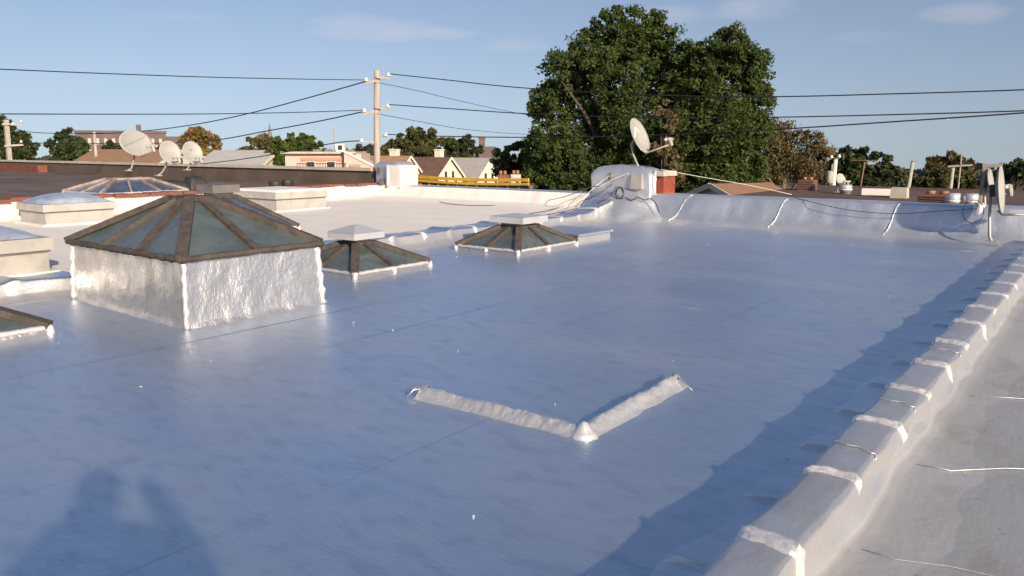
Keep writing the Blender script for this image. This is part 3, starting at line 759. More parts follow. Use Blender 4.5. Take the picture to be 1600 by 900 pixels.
# ------------------------------------------------------------------ cables
def smooth_path(P, k=8):
    P = [Vector(p) for p in P]; out = []
    for i in range(len(P) - 1):
        a, b, c, d = P[max(i - 1, 0)], P[i], P[i + 1], P[min(i + 2, len(P) - 1)]
        for s in range(k):
            t = s / k
            out.append(.5 * ((2 * b) + (c - a) * t + (2 * a - 5 * b + 4 * c - d) * t * t + (3 * b - a - 3 * c + d) * t ** 3))
    out.append(P[-1]); return out
def cable(name, label, P, r, mat, group, k=8, n=6):
    return tag(MB().tube(smooth_path(P, k), r, n).build(name, mat, smooth=True), label, 'cable', group)
G = 'cables lying on the roofs'
cable('roof_cable', 'thin dark cable snaking from white parapet across the white roof to the pier', [(-16.37, 15.6, 0.5), (-16.52, 16.51, 0.25), (-13.66, 14.81, 0.2), (-12.32, 15.0, 0.2), (-12.11, 16.33, 0.2), (-10.2, 15.0, 0.49), (-9.61, 15.3, 0.73), (-9.6, 15.7, .7)], .008, 'black_rubber', G)
cable('roof_cable', 'dark cable running along the low kerb up to the chimney pier', [(-9.86, 12.62, 0.22), (-10.11, 14.11, 0.22), (-10.66, 15.96, 0.25), (-9.39, 15.1, 0.54), (-9.25, 15.6, .8)], .008, 'black_rubber', G)
cable('roof_cable', 'second cable above the kerb cable rising to the chimney pier', [(-9.54, 11.8, 0.23), (-9.37, 12.86, 0.23), (-9.74, 14.85, 0.25), (-9.08, 15.0, 0.47), (-9.1, 15.55, .75)], .009, 'black_rubber', G)
cable('roof_cable', 'pale cable strung from the front gland of the chimney pier down left', [(-9.35, 15.62, .98), (-9.6, 15.4, .72), (-9.8, 15.1, .42), (-9.9, 14.6, .28)], .007, 'white_plastic', G)
cable('roof_cable', 'pale cable from the dish mast crossing the pier to the left', [(-8.86, 15.66, 1.05), (-9.2, 15.55, .9), (-9.5, 15.4, .7)], .007, 'white_plastic', G)
cable('roof_cable', 'taut pale line from the brick pier out over the far parapet to the right', [(-8.2, 15.92, 1.14), (-7.4, 16.3, .98), (-6.4, 16.7, .80), (-5.6, 17.0, .62)], .007, 'white_plastic', G)
cable('roof_cable', 'dark cable sagging over the far silver parapet toward the corner dish', [(-5.3, 16.02, .64), (-4.7, 15.70, .55), (-4.0, 15.62, .44), (-3.2, 15.60, .42), (-2.5, 15.64, .50), (-1.95, 15.72, .56)], .006, 'black_rubber', G)
coil = []
for k in range(60):
    a = k * .42; rr_ = .10 + .012 * math.sin(k * .7)
    coil.append((-8.95 + rr_ * math.cos(a), 15.42 + .02 * math.sin(k), .60 + 1.35 * rr_ * math.sin(a)))
cable('cable_coil', 'loop of coiled cable hanging on the mound below the pier', coil, .009, 'dark_metal', G, 2)
cable('roof_cable', 'tangled dark cable ends trailing right of the coil', [(-8.8, 15.42, .52), (-8.62, 15.40, .46), (-8.5, 15.44, .52), (-8.35, 15.5, .47), (-8.2, 15.5, .5), (-8.05, 15.5, .38), (-7.95, 15.45, .2)], .012, 'dark_metal', G)
coil = [(-1.98 + .16 * math.cos(k * .5), 15.55 + .01 * k * .2, .52 + .2 * math.sin(k * .5)) for k in range(26)]
cable('cable_coil', 'dark cable loop hanging beside the edge-on dish mast at right', coil, .005, 'black_rubber', G, 2)

# ------------------------------------------------------------------ yellow frame beyond the white parapet
yf = thing('yellow_frame', (-14.5, 17.4, .2), 'bright yellow steel canopy frame just beyond the white parapet', 'frame')
A, B = (-17.73, 17.4, 0.75), (-13.0, 17.4, 0.74)
ax = lambda f: (A[0] + (B[0] - A[0]) * f, 17.4, A[2] + (B[2] - A[2]) * f + .05 * math.sin(f * math.pi) * -1)
for dz, hh in ((0, .09), (-.115, .07)):
    m = MB()
    for k in range(12): m.bar(ax(k / 12)[:2] + (ax(k / 12)[2] + dz,), ax((k + 1) / 12)[:2] + (ax((k + 1) / 12)[2] + dz,), .06, hh)
    m.build('rail', 'yellow_steel', yf)
for k in range(13):
    p = ax(k / 12 * .98 + .01)
    MB().bar((p[0], p[1] + .03, p[2] - .04), (p[0] + .10, p[1] + .05, p[2] - .34), .05, .05, (0, 1, 0)).build('bracket', 'yellow_steel' if k < 8 else 'bare_wood', yf)
MB().box(A[0], B[0], 17.5, 17.62, A[2] - 1.2, A[2] - .16).build('fascia', 'bare_wood', yf)

# ------------------------------------------------------------------ trees
def tree(name, label, base, rot, lobes, leafm, n, size, seed, trunk_r, group, bark='bark', clump=.28, fill=.25, squash=.8):
    t = thing(name, base, label, 'tree', group, rot)
    rg = np.random.default_rng(seed)
    lob = np.array(lobes, float); w = lob[:, 3] ** 2; w /= w.sum()
    nc = max(12, int(n / (55 if n < 50000 else 75)))
    li = rg.choice(len(lob), nc, p=w)
    d = rg.normal(size=(nc, 3)); d /= np.linalg.norm(d, axis=1)[:, None]
    rad = np.where(rg.random(nc) < fill, rg.random(nc) * .7, .70 + .36 * rg.random(nc) + .16 * (rg.random(nc) < .12))
    cc = lob[li, :3] + d * (rad * lob[li, 3])[:, None] * np.array([1, 1, .95])
    cs = clump * lob[li, 3] * (.6 + .8 * rg.random(nc))
    ci = rg.integers(0, nc, n)
    g = rg.normal(size=(n, 3)); g /= np.linalg.norm(g, axis=1)[:, None]
    p = cc[ci] + g * (cs[ci] * rg.random(n) ** .5)[:, None] * np.array([1, 1, squash])
    p = p[p[:, 2] > .2]; n = len(p)
    nn = rg.normal(size=(n, 3)) * .8 + np.array([0, -.3, .6]); nn /= np.linalg.norm(nn, axis=1)[:, None]
    a = np.cross(nn, rg.normal(size=(n, 3))); a /= np.linalg.norm(a, axis=1)[:, None]; b = np.cross(nn, a)
    s = size * (.55 + .9 * rg.random(n))[:, None]
    v = np.empty((n, 4, 3)); v[:, 0] = p - a * s; v[:, 1] = p + b * s * .55 + nn * s * .15; v[:, 2] = p + a * s; v[:, 3] = p - b * s * .55 + nn * s * .15
    me = bpy.data.meshes.new('crown')
    me.vertices.add(n * 4); me.vertices.foreach_set('co', v.ravel())
    me.loops.add(n * 4); me.loops.foreach_set('vertex_index', np.arange(n * 4, dtype=np.int32))
    me.polygons.add(n); me.polygons.foreach_set('loop_start', np.arange(0, n * 4, 4, dtype=np.int32)); me.polygons.foreach_set('loop_total', np.full(n, 4, dtype=np.int32))
    me.update(); me.validate(); me.materials.append(MT[leafm])
    o = bpy.data.objects.new('crown', me); col.objects.link(o); o.parent = t
    # trunk and limbs
    ctr = (lob[:, :3] * w[:, None]).sum(0); top = lob[:, 2].max()
    fork = Vector((ctr[0] * .3, ctr[1] * .3, max(.3, ctr[2] * .45)))
    k = MB(); k.tube([(0, 0, -2.2), (0.02, 0, fork.z * .4), fork, fork.lerp(Vector(ctr), .7), (ctr[0], ctr[1], ctr[2] + (top - ctr[2]) * .8)], [trunk_r * 1.25, trunk_r, trunk_r * .8, trunk_r * .5, trunk_r * .12], 9)
    tr = k.build('trunk', bark, t, smooth=True, local=True)
    order = list(range(len(lob))) + list(rg.integers(0, nc, 10))
    for q, i in enumerate(order):
        e = Vector(lob[i, :3]) if q < len(lob) else Vector(cc[i])
        st = fork.lerp(Vector(ctr), rg.random() * .6); mid = st.lerp(e, .5) + Vector((0, 0, .06 * (e - st).length))
        m = MB().tube([st, mid, e], [trunk_r * .45, trunk_r * .28, trunk_r * .06], 6); m.build('limb', bark, tr, smooth=True, local=True)
    return t
GT = 'trees behind the roofs'
tree('broad_tree', 'tallest broad green tree, left half of the large crown behind the dish', ((-24.25, 41.43)[0], (-24.25, 41.43)[1], GROUND), 0.529,
     ((0.77, 0, 13.05, 1.6), (-1.35, 0.5, 12.21, 1.62), (2.1, -0.5, 12.3, 1.51), (-2.9, 0, 10.9, 1.63), (-0.19, -1, 10.87, 1.84), (2.66, 1, 10.58, 1.58), (-3.75, 0, 9.41, 1.4), (-1.73, 1, 8.65, 1.62), (0.77, -1, 8.19, 1.72), (-4.53, 0, 8.88, 0.94), (-3.75, -0.5, 6.75, 1.48), (-2.31, 0, 5.45, 1.71), (-0.19, 0.5, 5.91, 1.84), (1.72, 1, 6.49, 1.74), (-4.45, 1, 5.44, 1.33), (-4.92, 0, 6.6, 0.94), (-4.92, 0, 4.74, 1.01), (-2.9, 0, 4.55, 1.4), (-0.58, 0, 4.56, 1.54), (-0.58, 0, 13.91, 0.92), (1.72, 0.4, 13.68, 0.83)),
     'leaf_big', 125000, .10, 5, .40, GT)
tree('broad_tree', 'dense green tree forming the right half of the large crown', ((-18.26, 42.22)[0], (-18.26, 42.22)[1], GROUND), 0.408,
     ((0.35, 0, 12.07, 1.19), (-1.06, 0.5, 11.42, 1.28), (1.39, -0.3, 11.01, 1.17), (-0.35, 0, 9.84, 1.69), (1.56, 0.5, 9.29, 1.24), (-2.13, 1, 9.17, 1.43), (0.35, -0.5, 7.73, 1.74), (1.73, 0, 7.55, 1.17), (-1.59, 0, 6.85, 1.64), (0.35, 0.5, 5.53, 1.74), (1.56, 0, 5.54, 1.1), (-1.23, 1, 4.87, 1.56), (0.28, 0, 12.85, 0.49), (-2.48, 0.5, 5.51, 1.29), (-2.05, 1, 10.85, 1.07), (-1.84, 0.5, 11.89, 0.57), (-2.05, 0, 7.75, 1.22)),
     'leaf_big', 110000, .10, 9, .36, GT)
tree('autumn_tree', 'tan autumn foliage between the halves of the large tree, behind the dish', ((-19.86, 38.7)[0], (-19.86, 38.7)[1], GROUND), 0.474,
     ((-0.17, 0, 8.7, 0.55), (0.34, 0, 7.69, 0.68), (0.0, 0, 6.5, 0.61), (0.51, 0, 5.57, 0.75)), 'leaf_brown', 2600, .12, 19, .12, GT, fill=.4)
tree('autumn_tree', 'rust-brown thinning autumn tree right of the large tree', ((-16.21, 47.3)[0], (-16.21, 47.3)[1], GROUND), 0.33,
     ((-0.36, 0, 7.43, 0.95), (-0.73, 0.5, 6.1, 1.17), (0.36, 0, 5.73, 1.23), (1.62, 0, 6.75, 0.78), (2.15, 0, 6.12, 0.7), (1.44, 0.3, 5.25, 0.92), (-0.91, 0, 4.76, 0.96), (0.9, 0, 7.35, 0.43)), 'leaf_brown', 17000, .085, 21, .2, GT, 'bark_pale', clump=.42)
tree('dark_tree', 'dark green tree behind the small dish, right of the rust-brown tree', ((-18.74, 72.62)[0], (-18.74, 72.62)[1], GROUND), 0.253,
     ((-1.19, 0, 5.6, 1.04), (0.51, 0, 5.61, 1.12), (2.18, 0, 5.18, 1.0), (-0.26, 0, 4.22, 1.34), (1.78, 0, 3.86, 1.31), (-1.81, 0, 4.03, 1.05), (3.37, 0, 4.43, 0.79)), 'leaf_dark', 9000, .24, 23, .3, GT)
tree('autumn_tree', 'sparse brownish tree on the skyline near the right edge', ((-14.92, 93.82)[0], (-14.92, 93.82)[1], GROUND), 0.158,
     ((-1.19, 0, 5.06, 0.72), (0.59, 0, 5.27, 0.82), (1.87, 0, 4.88, 0.64), (-0.3, 0, 4.06, 0.95), (1.47, 0, 3.75, 0.93)), 'leaf_brown', 4200, .28, 25, .3, GT, clump=.4)
tree('low_tree', 'low mid-green bushy tree below the brownish skyline tree', ((-13.06, 78.93)[0], (-13.06, 78.93)[1], GROUND), 0.164,
     ((-1.78, 0, 3.57, 0.82), (0.0, 0, 3.72, 1.0), (1.73, 0, 3.64, 0.88), (2.95, 0, 3.5, 0.77), (-2.81, 0, 3.37, 0.73)), 'leaf_olive', 5200, .24, 27, .2, GT)
tree('low_tree', 'dark low tree at the right edge behind the metal hood', ((-7.79, 84.64)[0], (-7.79, 84.64)[1], GROUND), 0.092,
     ((-0.74, 0, 4.52, 0.69), (0.49, 0, 4.88, 0.87), (-1.48, 0, 3.81, 0.8), (1.45, 0, 4.44, 0.86)), 'leaf_dark', 3600, .26, 29, .2, GT)
tree('dark_tree', 'dark needle-like tree at the foot of the large tree, left side', ((-32.0, 40.99)[0], (-32.0, 40.99)[1], GROUND), 0.663,
     ((-0.63, 0, 5.93, 0.76), (0.51, 0, 6.27, 0.85), (0.0, 0, 5.22, 1.1), (1.27, 0, 5.35, 1.01), (1.9, 0, 4.38, 1.01), (0.21, 0, 4.38, 0.85), (1.27, 0, 7.31, 0.51)), 'leaf_dark', 7000, .16, 31, .25, GT)
tree('olive_tree', 'olive green rounded tree behind the brown gabled roofs', ((-88.29, 88.48)[0], (-88.29, 88.48)[1], GROUND), 0.784,
     ((-1.0, 0, 8.28, 1.6), (1.81, 0, 8.58, 1.61), (-3.0, 0, 6.6, 1.59), (0.0, 0, 6.0, 2.2), (3.01, 0, 6.2, 1.81), (-4.98, 0, 5.81, 1.19)), 'leaf_olive', 7000, .36, 33, .4, GT)
tree('dark_tree', 'dark green tree behind the grey gabled roof', ((-89.65, 100.93)[0], (-89.65, 100.93)[1], GROUND), 0.726,
     ((-1.53, 0, 7.03, 1.53), (0.66, 0, 7.25, 1.53), (2.41, 0, 6.17, 1.1), (-0.44, 0, 5.52, 1.75)), 'leaf_dark', 4500, .4, 35, .4, GT)
tree('bright_tree', 'bright green rounded tree beside the pink house', ((-65.49, 49.34)[0], (-65.49, 49.34)[1], GROUND), 0.925,
     ((-1.85, 0, 6.6, 1.11), (-0.31, 0, 6.98, 1.12), (1.37, 0, 6.73, 1.0), (2.63, 0, 6.09, 0.89), (-2.47, 0, 5.47, 0.98), (-0.62, 0, 5.33, 1.24)), 'leaf_bright', 8000, .26, 37, .3, GT)
tree('autumn_tree', 'golden autumn tree right of the three dishes', ((-86.35, 50.43)[0], (-86.35, 50.43)[1], GROUND), 1.042,
     ((-1.05, 0, 8.08, 0.97), (0.56, 0, 8.09, 1.13), (1.77, 0, 6.9, 1.0), (-0.35, 0, 6.15, 1.26), (1.55, 0, 5.4, 0.99), (-1.74, 0, 7.12, 0.55)), 'leaf_ochre', 5500, .3, 39, .3, GT, 'bark_pale', clump=.36)
tree('autumn_tree', 'bare-topped brown tree behind the church spire', ((-124.05, 84.33)[0], (-124.05, 84.33)[1], GROUND), 0.974,
     ((-1.1, 0, 7.74, 1.1), (1.11, 0, 7.97, 1.22), (0.33, 0, 6.14, 1.55), (-2.75, 0, 5.92, 1.09)), 'leaf_brown', 2200, .4, 41, .3, GT, clump=.45)
tree('dark_tree', 'rounded dark green tree, second from the left edge', ((-81.26, 33.78)[0], (-81.26, 33.78)[1], GROUND), 1.177,
     ((0.05, 0, 7.7, 0.76), (-0.76, 0, 6.84, 0.86), (0.87, 0, 6.72, 0.88), (0.0, 0, 5.99, 1.19), (-1.13, 0, 5.75, 0.64), (1.31, 0, 5.61, 0.55)), 'leaf_dark', 7000, .26, 43, .3, GT)
tree('dark_tree', 'dark green tree at the left edge behind the twin-arm pole', ((-86.62, 31.0)[0], (-86.62, 31.0)[1], GROUND), 1.227,
     ((-0.9, 0, 8.88, 0.95), (0.32, 0, 7.84, 0.97), (0.97, 0, 6.6, 0.87), (-0.64, 0, 6.85, 1.17), (0.43, 0, 5.6, 0.97), (-2.21, 0, 7.64, 1.14)), 'leaf_dark', 8000, .28, 45, .3, GT)
tree('low_tree', 'dull green tree between the golden tree and the large dish', ((-106.71, 54.89)[0], (-106.71, 54.89)[1], GROUND), 1.096,
     ((-4.89, 0, 6.6, 0.77), (-2.94, 0, 6.26, 0.94), (-0.56, 0, 6.08, 0.96), (1.46, 0, 5.9, 0.98), (-5.28, 0, 5.49, 0.77)), 'leaf_dark', 4000, .36, 47, .3, GT)
tree('olive_tree', 'pale olive tree behind the utility pole', ((-104.98, 92.62)[0], (-104.98, 92.62)[1], GROUND), 0.848,
     ((-1.65, 0, 6.16, 1.31), (1.1, 0, 5.94, 1.32), (-3.83, 0, 5.72, 0.98), (3.31, 0, 5.49, 1.0)), 'leaf_far', 3000, .42, 49, .3, GT)

# far wooded skyline that reads as one mass
rg = np.random.default_rng(77); V = []; F = []
for k in range(16000):
    a = R(rg.uniform(-100, 25)); D_ = rg.uniform(230, 420)
    hmax = 5.6 + 3.0 * nz(a * 9, 0, 0, 1.3) + 2.2 * nz(a * 40, 3, 0, 1.)
    z = ground_z(D_ * math.sin(a), D_ * math.cos(a)) + max(.3, hmax) * rg.random() ** .7; c = Vector((D_ * math.sin(a), D_ * math.cos(a), z)); s = rg.uniform(.8, 1.8)
    n1 = Vector(rg.normal(size=3)).normalized(); n2 = n1.orthogonal().normalized() * s; n3 = n1.cross(n2)
    i = len(V); V += [tuple(c - n2), tuple(c + n3 * .7), tuple(c + n2), tuple(c - n3 * .7)]; F.append((i, i + 1, i + 2, i + 3))
m = MB(); m.v = V; m.f = F
stuff(m.build('far_woods', 'leaf_far'))

# ------------------------------------------------------------------ houses
def gable_house(name, label, loc, rot, L, Wd, z_eave, z_ridge, wall, roofm, windows=True, chim=None, group='houses across the street', barge='house_white'):
    t = thing(name, loc, label, 'house', group, rot); zg = GROUND - loc[2]; ze, zr = z_eave - loc[2], z_ridge - loc[2]
    h = Wd / 2
    m = MB(); i = 0
    m.v = [(0, -h, zg), (L, -h, zg), (L, h, zg), (0, h, zg), (0, -h, ze), (L, -h, ze), (L, h, ze), (0, h, ze), (0, 0, zr), (L, 0, zr)]
    m.f = [(0, 1, 5, 4), (2, 3, 7, 6), (1, 2, 6, 9, 5), (3, 0, 4, 8, 7), (4, 5, 9, 8), (6, 7, 8, 9)]
    m.build('wall', wall, t, local=True)
    sl = (zr - ze) / h; o = .3
    for s in (-1, 1):
        rp = MB().hexa([(-o, s * (h + o), ze - sl * o + .02), (L + o, s * (h + o), ze - sl * o + .02), (L + o, 0, zr + .02), (-o, 0, zr + .02),
                   (-o, s * (h + o), ze - sl * o + .16), (L + o, s * (h + o), ze - sl * o + .16), (L + o, 0, zr + .16), (-o, 0, zr + .16)]).build('roof', roofm, t, local=True)
        MB().bar((L + o + .03, s * (h + o), ze - sl * o + .06), (L + o + .03, s * .02, zr + .06), .06, .28, (0, 0, 1)).build('barge_board', barge, t, local=True)
    if windows:
        for wy in (-.16 * Wd, .12 * Wd):
            w = MB().box(L + .0, L + .05, wy - .35, wy + .35, ze - .4, ze + .75).build('window', barge, t, local=True)
            MB().box(L + .051, L + .06, wy - .27, wy + .27, ze - .32, ze + .67).build('pane', 'window_dark', w, local=True)
    if chim:
        cx, cy, cw, zc = chim
        c = MB().box(cx - cw, cx + cw, cy - cw, cy + cw, zr - 1.2, zc - loc[2]).build('chimney', 'house_white', t, local=True)
        MB().box(cx - cw * 1.15, cx + cw * 1.15, cy - cw * 1.15, cy + cw * 1.15, zc - loc[2] + .002, zc - loc[2] + .15).build('chimney_cap', 'house_white', c, local=True)
    return t
def at_(x, y, z=GROUND): return (x, y, z)
TURN = -R(58)
for (nm, lb, pxl, pxr, dD, yr, ye, rm, wl_, win, ch) in (
    ('gabled_house', 'dark brown roofed white gabled house with two small windows, right of the silver pier', (-71.09, 70.33), 5.6, 0.767, 0.4, -1.85, 'shingle_brown', 'house_white', True, (3.9, .4, .42, 1.36)),
    ('gabled_house', 'pale grey roofed white gabled house behind the yellow frame', (-71.54, 78.22), 6.0, 0.716, 0.24, -2.24, 'shingle_grey', 'house_white', True, None),
    ('gabled_house', 'tan roofed house with white chimney just right of the utility pole', (-72.33, 64.63), 5.4, 0.816, 0.6, -1.73, 'shingle_tan', 'house_white', False, (3.2, .4, .45, 1.37)),
    ):
    gable_house(nm, lb, at_(*pxl), dD + TURN * .55, pxr, 6.2, ye, yr, wl_, rm, win, ch)
gable_house('gabled_house', 'white house with pale grey roof left of the bright green tree', at_(*(-72.53, 44.31)), 0.999 - R(25), 6.2, 7.5, -0.01, 1.28, 'house_white', 'shingle_pale', False)
gable_house('gabled_house', 'orange-tan roofed house behind the largest left dish', at_(*(-73.0, 32.73)), 1.123 - R(32), 7.5, 6, 0.34, 1.37, 'house_white', 'shingle_orange', True)
gable_house('gabled_house', 'orange-brown roofed house with white gable just over the far silver parapet', at_(*(-15.7, 43.24)), 0.386 + math.pi + R(40), 3.6, 3.4, -0.97, -0.43, 'house_white', 'shingle_orange', False)

# pink two-storey house with balcony
ph = thing('balcony_house', at_(*(-56.5, 44.63)), 'pink flat-roofed house with balcony and red awning left of the utility pole', 'house', 'houses across the street', 0.902 - R(10))
zt, zl = 1.26 - GROUND, -0.09 - GROUND
MB().box(-3.1, 3.6, 0, 7, 0, zt - .12).build('wall', 'house_pink', ph, local=True)
MB().box(-3.4, 3.2, -.5, 7.2, zt - .118, zt + .06).build('roof', 'cream_coping', ph, local=True)
MB().box(-1.7, 2.0, -.12, -.002, zt - .75, zt - .45).build('awning', 'awning_red', ph, local=True)
for x in (-.9, .9):
    w = MB().box(x - .42, x + .42, -.06, -.003, zt - 1.5, zt - .78).build('window', 'house_white', ph, local=True)
    MB().box(x - .34, x + .34, -.075, -.062, zt - 1.45, zt - .84).build('pane', 'window_dark', w, local=True)
bal = MB().box(-1.9, 2.4, -1.2, -.08, zt - 1.75, zt - 1.6).build('balcony', 'house_pink', ph, local=True)
for k in range(18): MB().box(-1.85 + k * .245, -1.80 + k * .245, -1.19, -1.15, zt - 1.598, zt - 1.0).build('baluster', 'dark_metal', bal, local=True)
MB().box(-1.88, 2.4, -1.2, -1.13, zt - .998, zt - .93).build('handrail', 'dark_metal', bal, local=True)
# lean-to gable at its right
m = MB(); m.v = [(2.2, -.8, 0), (4.9, -.8, 0), (4.9, 5, 0), (2.2, 5, 0), (2.2, -.8, zt + .1), (4.9, -.8, zt - 1.3), (4.9, 5, zt - 1.3), (2.2, 5, zt + .1)]
m.f = [(0, 1, 5, 4), (1, 2, 6, 5), (2, 3, 7, 6), (3, 0, 4, 7), (4, 5, 6, 7)]
m.build('side_wing', 'house_pink', ph, local=True)
MB().bar((2.1, -.86, zt + .16), (5.1, -.86, zt - 1.34), .1, .2).build('barge_board', 'house_white', ph, local=True)
MB().box(1.2, 2.0, 1, 2, zt + .07, zt + .75).build('rooftop_box', 'house_white', ph, local=True)
MB().box(1.42, 1.8, .96, .998, zt + .22, zt + .62).build('vent_opening', 'window_dark', ph, local=True)
for x, w in ((-.4, .35), (.6, .3), (2.6, .3)): MB().box(x - w, x + w, .6, 1.2, zt + .062, zt + .26).build('roof_unit', 'cap_dark', ph, local=True)
MB().box(2.7, 3.6, -1.0, -.85, zt - 1.35, zt - 1.05).build('red_screen', 'awning_red', ph, local=True)
o = thing('roof_antenna', (-58.02, 47.52) + (0.8,), 'thin roof aerial above the pink house', 'antenna', 'rooftop aerials')
MB().bar((*(-58.02, 47.52), -.2), (*(-58.02, 47.52), 3.47), .06, .06, (0, 1, 0)).build('mast', 'pole_grey', o)
MB().bar(((-58.28, 47.21)[0], (-58.28, 47.21)[1], 3.47 + .02), ((-57.91, 47.66)[0], (-57.91, 47.66)[1], 3.47), .05, .05).build('crossbar', 'pole_grey', o)

# far landmarks
fbd = thing('apartment_block', at_(*(-232.54, 116.3)), 'long dull purple-brown flat-topped block on the far left skyline', 'building', None, 1.107)
zt = 6.1 - GROUND
MB().box(-16, 8, 0, 14, 0, zt).build('wall', 'far_brick', fbd, local=True)
MB().box(8.05, 17, 1, 14, 0, zt - .9).build('side_wing', 'far_brick', fbd, local=True)
MB().box(-16.3, 8.3, -.3, 14.3, zt + .01, zt + .7).build('cornice', 'far_brick', fbd, local=True)
MB().box(.0, 1.4, 4, 5.5, zt + .72, zt + 2.6).build('chimney', 'far_brick', fbd, local=True)
for k in range(11):
    for j in range(2): MB().box(-15 + k * 2.1, -14.2 + k * 2.1, -.06, -.01, zt - 3.3 - j * 3.2, zt - 1.6 - j * 3.2).build('window', 'cream_coping', fbd, local=True)
sp = thing('church_spire', at_(*(-188.48, 131.82)), 'thin dark church spire on the skyline left of centre', 'spire', None, 0.961)
zs = 8.6 - GROUND
MB().box(-1.1, 1.1, -1.1, 1.1, 0, zs - 5).build('tower', 'far_brick', sp, local=True)
MB().lathe((0, 0, zs - 5), [(1.0, 0), (.55, 1.6), (.3, 3.4), (.1, 4.6), (.03, 5.2)], 8).build('steeple', 'cap_dark', sp, local=True)
bt = thing('brick_tower', at_(*(-122.57, 145.18)), 'square reddish brick tower on the skyline left of the large tree', 'tower', None, 0.701)
zs = 3.87 - GROUND
MB().box(-.75, .75, -.75, .75, 0, zs).build('shaft', 'far_brick', bt, local=True)
MB().box(-.95, .95, -.95, .95, zs + .01, zs + .4).build('cap', 'brick_dark', bt, local=True)
MB().box(-2.4, 3.4, 1, 8, 0, zs - 1.8).build('hall', 'far_brick', bt, local=True)
cs = thing('chimney_stack', at_((-24.75, 31.43)[0], (-24.75, 31.43)[1], -2.0), 'dark brick chimney stack with orange clay pots behind the yellow frame', 'chimney', None, 0.667)
zc = 0.28 + 2.0
MB().box(-.55, .05, -.3, .3, -3, zc).build('stack', 'brick_dark', cs, local=True)
MB().box(.1, .62, -.3, .3, -3, zc + .02).build('coated_stack', 'silver_weathered', cs, local=True)
for k, x in enumerate((-.42, -.2, .25, .45)): MB().lathe((x, 0, zc + (.0 if k < 2 else .02)), [(.10, 0), (.08, .12), (.085, .2)], 9).build('chimney_pot', 'terracotta', cs, smooth=True, local=True)

# brown flat roofs beyond the far parapet at right
fr = thing('flat_roof_building', (-5, 28, GROUND), 'red-brown flat-roofed building beyond the far silver parapet', 'building')
MB().box(-10.5, 3, 21.5, 34, GROUND, .02).build('body', 'roof_red_brown', fr)
MB().box(-10.6, 3.1, 21.3, 21.6, -.5, .12).build('parapet', 'red_coping', fr)
MB().box(-10.6, 3.1, 33.9, 34.2, -.5, .08).build('parapet', 'roof_red_brown', fr)
MB().bar((-10, 24, .06), (-5.5, 22.6, .06), .12, .08).build('trim_board', 'cream_coping', fr)
GV = 'vents and stacks on the brown flat roof'
def small_stack(label, px, D_xy, z0, w, h):
    o = thing('brick_chimney', (D_xy[0], D_xy[1], z0), label, 'chimney', GV)
    MB().box(-w, w, -w, w, 0, h).build('stack', 'brick_dark', o, local=True)
    for k in range(4): MB().box(-w * 1.08, w * 1.08, -w * 1.08, w * 1.08, h * (.2 + .2 * k), h * (.2 + .2 * k) + h * .05).build('brick_course', 'roof_red_brown', o, local=True)
    for s in (-.4, .4): MB().lathe((s * w, 0, h), [(w * .3, 0), (w * .26, h * .25)], 8).build('chimney_pot', 'terracotta', o, smooth=True, local=True)
small_stack('small brick chimney below the rust-brown tree', 1266, (-9.48, 30.56), 0, .28, .42)
small_stack('broad dark brown brick stack left of the silver vent drums', 1472, (-4.05, 24.67), 0, .42, .34)
def drum(label, px, D_xy, r, h, z0=0):
    o = thing('vent_drum', (D_xy[0], D_xy[1], z0), label, 'roof vent', GV)
    MB().lathe((0, 0, 0), [(r * .8, 0), (r * .8, h * .3), (r, h * .32), (r, h * .8), (r * .9, h)], 14).build('drum', 'cap_silver', o, smooth=True, local=True)
    MB().lathe((0, 0, h * .5), [(r * 1.04, 0), (r * 1.04, h * .08)], 14).build('band', 'white_plastic', o, local=True)
drum('left of two white vent drums near the corner dish', 1497, (-3.52, 23.74), .19, .42)
drum('right of two white vent drums near the corner dish', 1526, (-3.1, 23.8), .20, .42)
drum('small white vent cap beside the small distant dish', 1325, (-7.67, 29.0), .22, .34)
o = tag(MB().bar((*(-6.92, 28.16), .16), (*(-5.94, 28.39), .16), .2, .22).build('white_duct', 'white_plastic'), 'long low white duct on the brown flat roof', 'duct', GV)
o = tag(MB().box((-5.63, 27.43)[0] - .25, (-5.63, 27.43)[0] + .25, (-5.63, 27.43)[1], (-5.63, 27.43)[1] + .4, .0, .36, .02).build('grey_box', 'cream_coping'), 'grey box at the right end of the white duct', 'box', GV)
dish('tiny distant dish on the brown flat roof', ((-8.09, 29.92)[0], (-8.09, 29.92)[1], .48), .42, .48, 120, 20, [((-8.18, 29.9)[0], (-8.18, 29.9)[1], .03), ((-8.18, 29.9)[0], (-8.18, 29.9)[1], .3)], None, .3)

# ------------------------------------------------------------------ utility poles and wires
def insulator(o, c, parent_mat='porcelain'):
    MB().lathe(c, [(.03, -.10), (.035, -.04), (.11, -.03), (.12, .02), (.05, .05), (.09, .07), (.09, .11), (.03, .14)], 10).build('insulator', parent_mat, o, smooth=True)
GP = 'utility poles'
mp_ = thing('utility_pole', (*(-28.24, 25.43), GROUND), 'pale wooden utility pole with porcelain insulators, closest and tallest', 'utility pole', GP)
pb, ptp = Vector((*(-28.25, 25.42), GROUND)), Vector((-28.04, 25.64, 5.2))
MB().tube([pb, pb.lerp(ptp, .5), ptp], [.175, .16, .14], 12).build('shaft', 'pole_wood', mp_, smooth=True)
for pts in (((-28.24, 25.13, 4.56), (-27.94, 25.46, 4.71)), ((-27.92, 25.48, 4.89), (-27.5, 25.93, 4.81)), ((-28.35, 25.0, 3.16), (-28.01, 25.38, 3.31)), ((-27.99, 25.41, 3.52), (-27.57, 25.86, 3.41))):
    MB().bar(pts[0], pts[1], .10, .12).build('crossarm', 'pole_wood', mp_)
